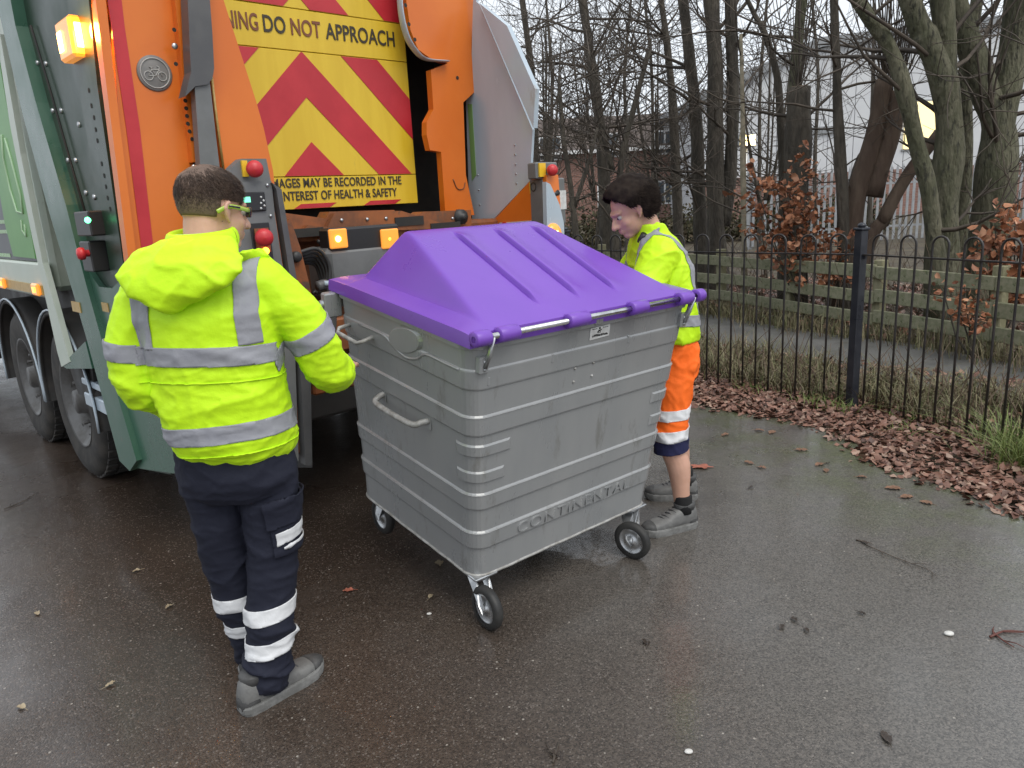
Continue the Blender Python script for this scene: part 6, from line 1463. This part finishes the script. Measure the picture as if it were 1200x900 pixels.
    b = strip(src2, [((0, 0, 0.745), (0, 0, 1)), ((0, 0, 0.685), (0.05, 0, -1)), ((-0.80, 0, 0), (-1, 0, 0.0)), ((0, 2.35, 0), (0, 1, 0))], kx, 0.011, 0.004); fl = part_mesh('pocket_flap', b, M['navy'], tr, base)
    b = strip(src2, [((0, 0, 0.695), (-0.15, 0, 1)), ((0, 0, 0.682), (0.15, 0, -1)), ((-0.765, 0, 0), (-1, 0, 0.0)), ((0, 2.34, 0), (0, 1, 0))], kx, 0.016, 0.002); part_mesh('flap_piping', b, M['reflect_white'], tr, base)
    b = strip(src2, [((-0.74, 2.3, 0.636), (-0.2, 0, 1)), ((-0.74, 2.3, 0.592), (0.2, 0, -1)), ((-0.78, 0, 0), (-1, 0, 0.0)), ((0, 2.34, 0), (0, 1, 0))], kx, 0.0115, 0.002); part_mesh('pocket_patch', b, M['reflect_white'], tr, base)
    shoe(root, base, (-0.955, 2.165), (-0.748, 2.410), 1); shoe(root, base, (-1.012, 2.37), (-0.935, 2.645), -1)
person_left()

# ---------------------------------------------------------------- person in orange trousers beside the bin
def person_right():
    base = V3(0.84, 3.58, 0); root = empty('person', tuple(base), 0, 'person in hi-vis yellow top and cropped orange trousers pushing the bin', 'person')
    f = unit((-0.99, -0.12, 0)); r = unit(np.cross(f, (0, 0, 1))); u = V3(0, 0, 1)       # r points away from the viewer
    pel = V3(0.780, 3.565, 0.90)
    shL, shR = V3(0.705, 3.395, 1.345), V3(0.700, 3.745, 1.345)
    elL, wrL = V3(0.585, 3.36, 1.105), V3(0.480, 3.470, 1.240); elR, wrR = V3(0.56, 3.80, 1.10), V3(0.405, 3.68, 1.265)
    hipL, knL, anL = V3(0.775, 3.475, 0.85), V3(0.748, 3.425, 0.47), V3(0.805, 3.405, 0.085)
    hipR, knR, anR = V3(0.785, 3.655, 0.85), V3(0.805, 3.73, 0.47), V3(0.900, 3.765, 0.085)
    hc = V3(0.592, 3.525, 1.545); hf = unit((-0.86, -0.18, -0.48)); hr = unit(np.cross(hf, u)); hu = np.cross(hr, hf)
    mb = MB(); head_parts(mb, hc, hf, hr, hu)
    soft_tube(mb, [V3(0.72, 3.555, 1.33), V3(0.69, 3.545, 1.42), hc-hu*0.035-hf*0.035], [0.07, 0.056, 0.056])
    loft(mb, [(pel-u*0.08, r*0.15, f*0.10), (pel+u*0.08, r*0.14, f*0.095), (V3(0.745, 3.57, 1.17), r*0.14, f*0.09), (V3(0.715, 3.57, 1.29), r*0.13, f*0.08), (V3(0.70, 3.565, 1.38), r*0.08, f*0.06)])
    for s_, e_, w_, yy in ((shL, elL, wrL, 0.035), (shR, elR, wrR, -0.035)): soft_tube(mb, [s_+V3(0, yy, -0.02), e_, w_], [0.044, 0.038, 0.029])
    hand(mb, wrL, V3(-0.75, 0.55, 0.42), V3(-0.45, 0.2, -0.9), -1, 0.4); hand(mb, wrR, V3(-0.8, 0.25, 0.35), V3(-0.4, 0, -0.9), 1, 0.4)
    for h, k, a in ((hipL, knL, anL), (hipR, knR, anR)):
        back = -f; soft_tube(mb, [h, k, k*0.62+a*0.38+back*0.016, k*0.3+a*0.7+back*0.008, a+u*0.0], [0.075, 0.056, 0.058, 0.043, 0.036])
    part_mesh('body', fuse(mb, 0.0055, 3), M['skin'], root, base)
    eyes(hc, hf, hr, hu, root, base)
    keep = lambda p: p[2] > -0.065+0.125*max(0, min(1, (p[1]+0.005)/0.08)) and not (abs(p[0]) > 0.05 and p[2] < 0.0 and 0.0 < p[1] < 0.06)
    hair_shell(hc, hf, hr, hu, keep, lambda p: 0.022+0.016*max(0, min(1, (p[2])/0.05))+0.006*noise.noise(Vector(p)*25), root, base, M['hair_dark'], 'hair', 0.006)
    strands(hc, hf, hr, hu, keep, lambda p: 0.04, 16000, root, base, M['hair_dark'], comb=(0, -0.35, -0.4), w=0.0010, base=lambda p: 0.018)
    # top
    mb = MB(); loft(mb, [(V3(0.772, 3.565, 0.925), r*0.185, f*0.125), (V3(0.768, 3.565, 1.0), r*0.19, f*0.132), (V3(0.748, 3.567, 1.14), r*0.195, f*0.138), (V3(0.728, 3.569, 1.26), r*0.20, f*0.136), (V3(0.715, 3.57, 1.35), r*0.185, f*0.12), (V3(0.70, 3.565, 1.40), r*0.14, f*0.10), (V3(0.690, 3.558, 1.435), r*0.082, f*0.080), (V3(0.672, 3.552, 1.475), r*0.078, f*0.074)], 40, 2.25)
    soft_tube(mb, [shL+V3(0, 0.03, -0.01), shL*0.5+elL*0.5, elL, elL*0.4+wrL*0.6], [0.088, 0.078, 0.070, 0.058]); soft_tube(mb, [shR+V3(0, -0.03, -0.01), shR*0.5+elR*0.5, elR, elR*0.4+wrR*0.6], [0.088, 0.078, 0.070, 0.058])
    me = fuse(mb, 0.0065, 5); d1, d2 = folds(4.5, 0.007, 2.0, (1, 1, 1.5)), folds(12, 0.0022, 6.0)
    displace(me, lambda p, n: d1(p, n)+d2(p, n)); src = me.copy(); jk = part_mesh('jacket', me, M['hivis'], root, base)
    isarm = lambda q: (q[1] < 3.372) or (q[1] > 3.765) or min(seg_d(np.array(q), elL, wrL)[0], seg_d(np.array(q), elR, wrR)[0]) < 0.09
    def band(planes, keep, m='reflect'):
        b = strip(src, planes, keep, 0.0015)
        if len(b.polygons): part_mesh('reflective_band', b, M[m], jk, base)
    n_ = unit((0.1, 0, 1)); p = V3(0.8, 3.5, 1.035); band([(tuple(p+n_*0.026), tuple(n_)), (tuple(p-n_*0.026), tuple(-n_))], lambda q: not isarm(q))
    for y0, y1 in ((3.425, 3.472), (3.665, 3.712)):
        band([((0, y1, 0), (0, 1, 0)), ((0, y0, 0), (0, -1, 0)), ((0, 0, 1.06), (0, 0, -1))], lambda q: not (isarm(q) and q[2] < 1.28))
    n_ = unit(elL-shL); p = shL+(elL-shL)*0.62; band([(tuple(p+n_*0.024), tuple(n_)), (tuple(p-n_*0.024), tuple(-n_))], lambda q: seg_d(np.array(q), shL, elL)[0] < 0.12 and q[1] < 3.43)
    mb = MB(); mb.tube([V3(0.64, 3.47, 1.43), V3(0.628, 3.50, 1.40), V3(0.632, 3.56, 1.385)], 0.016, n=8); mb.build('badge_strap', M['black_plastic'], root, off=base)
    # trousers, cropped below the knee
    mb = MB(); loft(mb, [(V3(0.772, 3.565, 1.0), r*0.155, f*0.098), (V3(0.776, 3.565, 0.93), r*0.166, f*0.106), (V3(0.780, 3.565, 0.88), r*0.178, f*0.120), (V3(0.784, 3.565, 0.80), r*0.182, f*0.124), (V3(0.782, 3.565, 0.74), r*0.15, f*0.10)], 36, 2.3)
    soft_tube(mb, [hipL-u*0.03, hipL*0.5+knL*0.5, knL, knL+V3(0.005, 0, -0.07)], [0.098, 0.088, 0.082, 0.080]); soft_tube(mb, [hipR-u*0.03, hipR*0.5+knR*0.5, knR, knR+V3(0.008, 0.005, -0.07)], [0.098, 0.088, 0.082, 0.080])
    tm_ = fuse(mb, 0.0065, 5); q1, q2 = folds(5, 0.007, 4.4, (1, 1, 1.2)), folds(12, 0.0025, 1.7); displace(tm_, lambda p, n: q1(p, n)+q2(p, n))
    bm = bmesh.new(); bm.from_mesh(tm_); bmesh.ops.bisect_plane(bm, geom=bm.verts[:]+bm.edges[:]+bm.faces[:], plane_co=(0.8, 3.5, 0.405), plane_no=(0.1, 0, -1), clear_outer=True); bm.to_mesh(tm_); bm.free()
    src2 = tm_.copy(); tr = part_mesh('trousers', tm_, M['orange_cloth'], root, base)
    near, far = (lambda q: q[1] < 3.575), (lambda q: q[1] >= 3.575)
    for kp in (near, far):
        for zc, w, m in ((0.592, 0.05, 'reflect_white'), (0.493, 0.05, 'reflect_white'), (0.432, 0.066, 'navy_hem')):
            n_ = unit((-0.08, 0, 1)); p = V3(0.78, 3.42, zc); b = strip(src2, [(tuple(p+n_*w/2), tuple(n_)), (tuple(p-n_*w/2), tuple(-n_))], kp, 0.0012)
            if len(b.polygons): part_mesh('reflective_band' if m != 'navy_hem' else 'hem', b, M[m], tr, base)
    b = strip(src2, [((0, 0, 0.86), (0, 0, 1)), ((0, 0, 0.77), (0.25, 0, -1)), ((0.715, 0, 0), (1, 0, 0.25)), ((0.67, 0, 0), (-1, 0, 0))], lambda q: q[1] < 3.45, 0.0015); 
    if len(b.polygons): part_mesh('pocket_mouth', b, M['navy'], tr, base)
    for an, (he, to) in ((anL, ((0.868, 3.425), (0.592, 3.335))), (anR, ((0.962, 3.760), (0.690, 3.800)))):
        mb = MB(); mb.tube([an+u*0.0, an+u*0.045, an+u*0.082, an+u*0.09], [(0.045), 0.043, 0.044, 0.041], n=20); mb.build('sock', M['sock'], root, off=base)
        shoe(root, base, he, to, 1)
person_right()
# ================================================================== SMALL THINGS LYING ON THE ROAD
M['leaf_red'] = mat('red_oak_leaf', (0.42, 0.13, 0.085), 0.5, col2=(0.30, 0.10, 0.06), nscale=60)
M['leaf_brown'] = mat('brown_leaf', (0.14, 0.075, 0.045), 0.5, col2=(0.22, 0.12, 0.07), nscale=60)
M['leaf_pale'] = mat('pale_leaf', (0.36, 0.30, 0.20), 0.5, col2=(0.26, 0.20, 0.13), nscale=60)
M['leaf_dark'] = mat('dark_wet_leaf', (0.035, 0.026, 0.02), 0.35, col2=(0.055, 0.04, 0.03), nscale=60)
M['pebble'] = mat('white_pebble', (0.62, 0.61, 0.58), 0.6, col2=(0.5, 0.49, 0.46), nscale=60)
M['red_twig'] = mat('red_brown_twig', (0.11, 0.035, 0.025), 0.5)
def leaf_me(L, W, lobes, seed):
    r_ = random.Random(seed); n = 28; mb = MB(); vs = [(0, 0, 0.006)]
    for i in range(n):
        t = 2*math.pi*i/n; k = 1+0.22*math.cos(lobes*t)*(lobes > 0)+r_.uniform(-.06, .06)
        vs.append((L/2*math.cos(t)*k, W/2*math.sin(t)*k*(1-0.25*math.cos(t)), 0.004+0.010*abs(math.sin(t))*r_.uniform(0.1, 1)))
    mb.add(vs, [(0, 1+i, 1+(i+1) % n) for i in range(n)], True)
    mb.tube([(-L/2*0.95, 0, 0.004), (-L/2-0.02, 0.004, 0.003)], [0.0013, 0.0008], n=4)
    return mb
def drop_leaf(x, y, L, W, lobes, m, label, group, rz=None):
    o = leaf_me(L, W, lobes, rnd.random()).build('fallen_leaf', M[m]); o.location = (x, y, 0.001); o.rotation_euler = (rnd.uniform(-.05, .05), rnd.uniform(-.05, .05), rnd.uniform(0, 6.28) if rz is None else rz)
    tag(o, label, 'leaf', group)
p = gnd(822, 548); drop_leaf(p[0], p[1], 0.12, 0.07, 5, 'leaf_red', 'lobed pinkish-red leaf lying on tarmac beside the grey shoes', 'fallen leaves on the road')
p = gnd(408, 693); drop_leaf(p[0], p[1], 0.045, 0.03, 0, 'leaf_red', 'small red leaf lying on tarmac between navy trousers and the bin', 'fallen leaves on the road')
p = gnd(515, 661); drop_leaf(p[0], p[1], 0.06, 0.035, 4, 'leaf_pale', 'pale crumpled leaf on dark tarmac under the side of the bin', 'fallen leaves on the road')
for x, y, L in ((877, 543, .06), (893, 549, .05), (905, 507, .07), (960, 545, .06), (940, 528, .07), (968, 552, .05), (1046, 573, .08), (1063, 583, .07), (1085, 590, .06), (1010, 560, .05), (850, 510, .06), (890, 505, .06)):
    p = gnd(x, y); drop_leaf(p[0], p[1], L, L*0.6, 0, 'leaf_brown', 'small brown leaf lying on mossy tarmac near the leaf litter', 'brown leaves near the leaf litter')
for x, y, L in ((970, 544, .05), (1013, 637, .07), (916, 736, .06), (755, 753, .05), (760, 755, .04), (930, 727, .06), (945, 740, .05), (1038, 865, .09), (880, 572, .06), (650, 885, .06), (1010, 720, .05)):
    p = gnd(x, y); drop_leaf(p[0], p[1], L*0.6, L*0.28, 0, 'leaf_dark', 'dark wet scrap of leaf stuck flat to the open tarmac', 'dark wet leaf scraps')
for x, y in ((130, 803), (44, 720), (25, 830), (198, 712), (160, 670), (505, 700)):
    p = gnd(x, y); drop_leaf(p[0], p[1], .035, .02, 0, 'leaf_pale', 'tiny pale leaf fragment on dark tarmac beside the navy trousers', 'pale leaf fragments')
for x, y, s_, lb in ((1112, 744, 0.014, 'smooth white pebble on tarmac near the red-brown twigs'), (807, 882, 0.010, 'small white pebble alone on open tarmac'), (503, 720, 0.008, 'tiny white stone on tarmac beside the front castor')):
    p = gnd(x, y); mb = MB(); mb.ball((0, 0, 0), (s_*1.3, s_, s_*0.5), 12, 8); mb.v = [(a*(1+.15*noise.noise(Vector((a*90, b*90, 1)))), b, c+s_*0.48) for a, b, c in mb.v]
    o = mb.build('pebble', M['pebble']); o.location = (p[0], p[1], 0); tag(o, lb, 'pebble', 'pebbles on the road')
def twig(px_pts, r, m, label, group='twigs on the road', forks=2):
    P = [gnd(x, y) + V3(0, 0, 0.006) for x, y in px_pts]; b = P[0].copy(); b[2] = 0
    mb = MB(); Q = catmull(P, 4); mb.tube([q-b for q in Q], list(np.linspace(r, r*0.45, len(Q))), n=5)
    for _ in range(forks):
        i = rnd.randrange(1, len(Q)-1); d = unit(Q[i]-Q[i-1]); s = V3(-d[1], d[0], 0)*rnd.choice((-1, 1)); L = rnd.uniform(.03, .09)
        mb.tube([Q[i]-b, Q[i]-b+(d*0.7+s*0.6)*L*0.5+V3(0, 0, 0.004), Q[i]-b+(d*0.8+s*0.5)*L], [r*0.6, r*0.5, r*0.25], n=4)
    o = mb.build('fallen_twig', M[m]); o.location = tuple(b); tag(o, label, 'twig', group)
twig([(1015, 640), (1050, 655), (1085, 668), (1098, 677)], 0.0024, 'twig', 'long forked dark twig lying flat on the open tarmac', forks=4)
twig([(1160, 748), (1178, 741), (1200, 742)], 0.005, 'red_twig', 'thick red-brown twig with bent end on tarmac beside white pebble', forks=2)
twig([(1163, 742), (1175, 752), (1188, 760)], 0.004, 'red_twig', 'short red-brown twig crossing the thicker one beside white pebble', forks=1)
twig([(1003, 634), (1022, 638)], 0.004, 'twig', 'short straight dark twig near the long forked twig', forks=0)
twig([(648, 895), (655, 872)], 0.004, 'twig', 'short dark twig standing out on tarmac below the front castor', forks=1)
twig([(5, 598), (28, 588), (45, 578)], 0.003, 'twig', 'thin dark twig on wet tarmac beside the lorry wheels', forks=2)
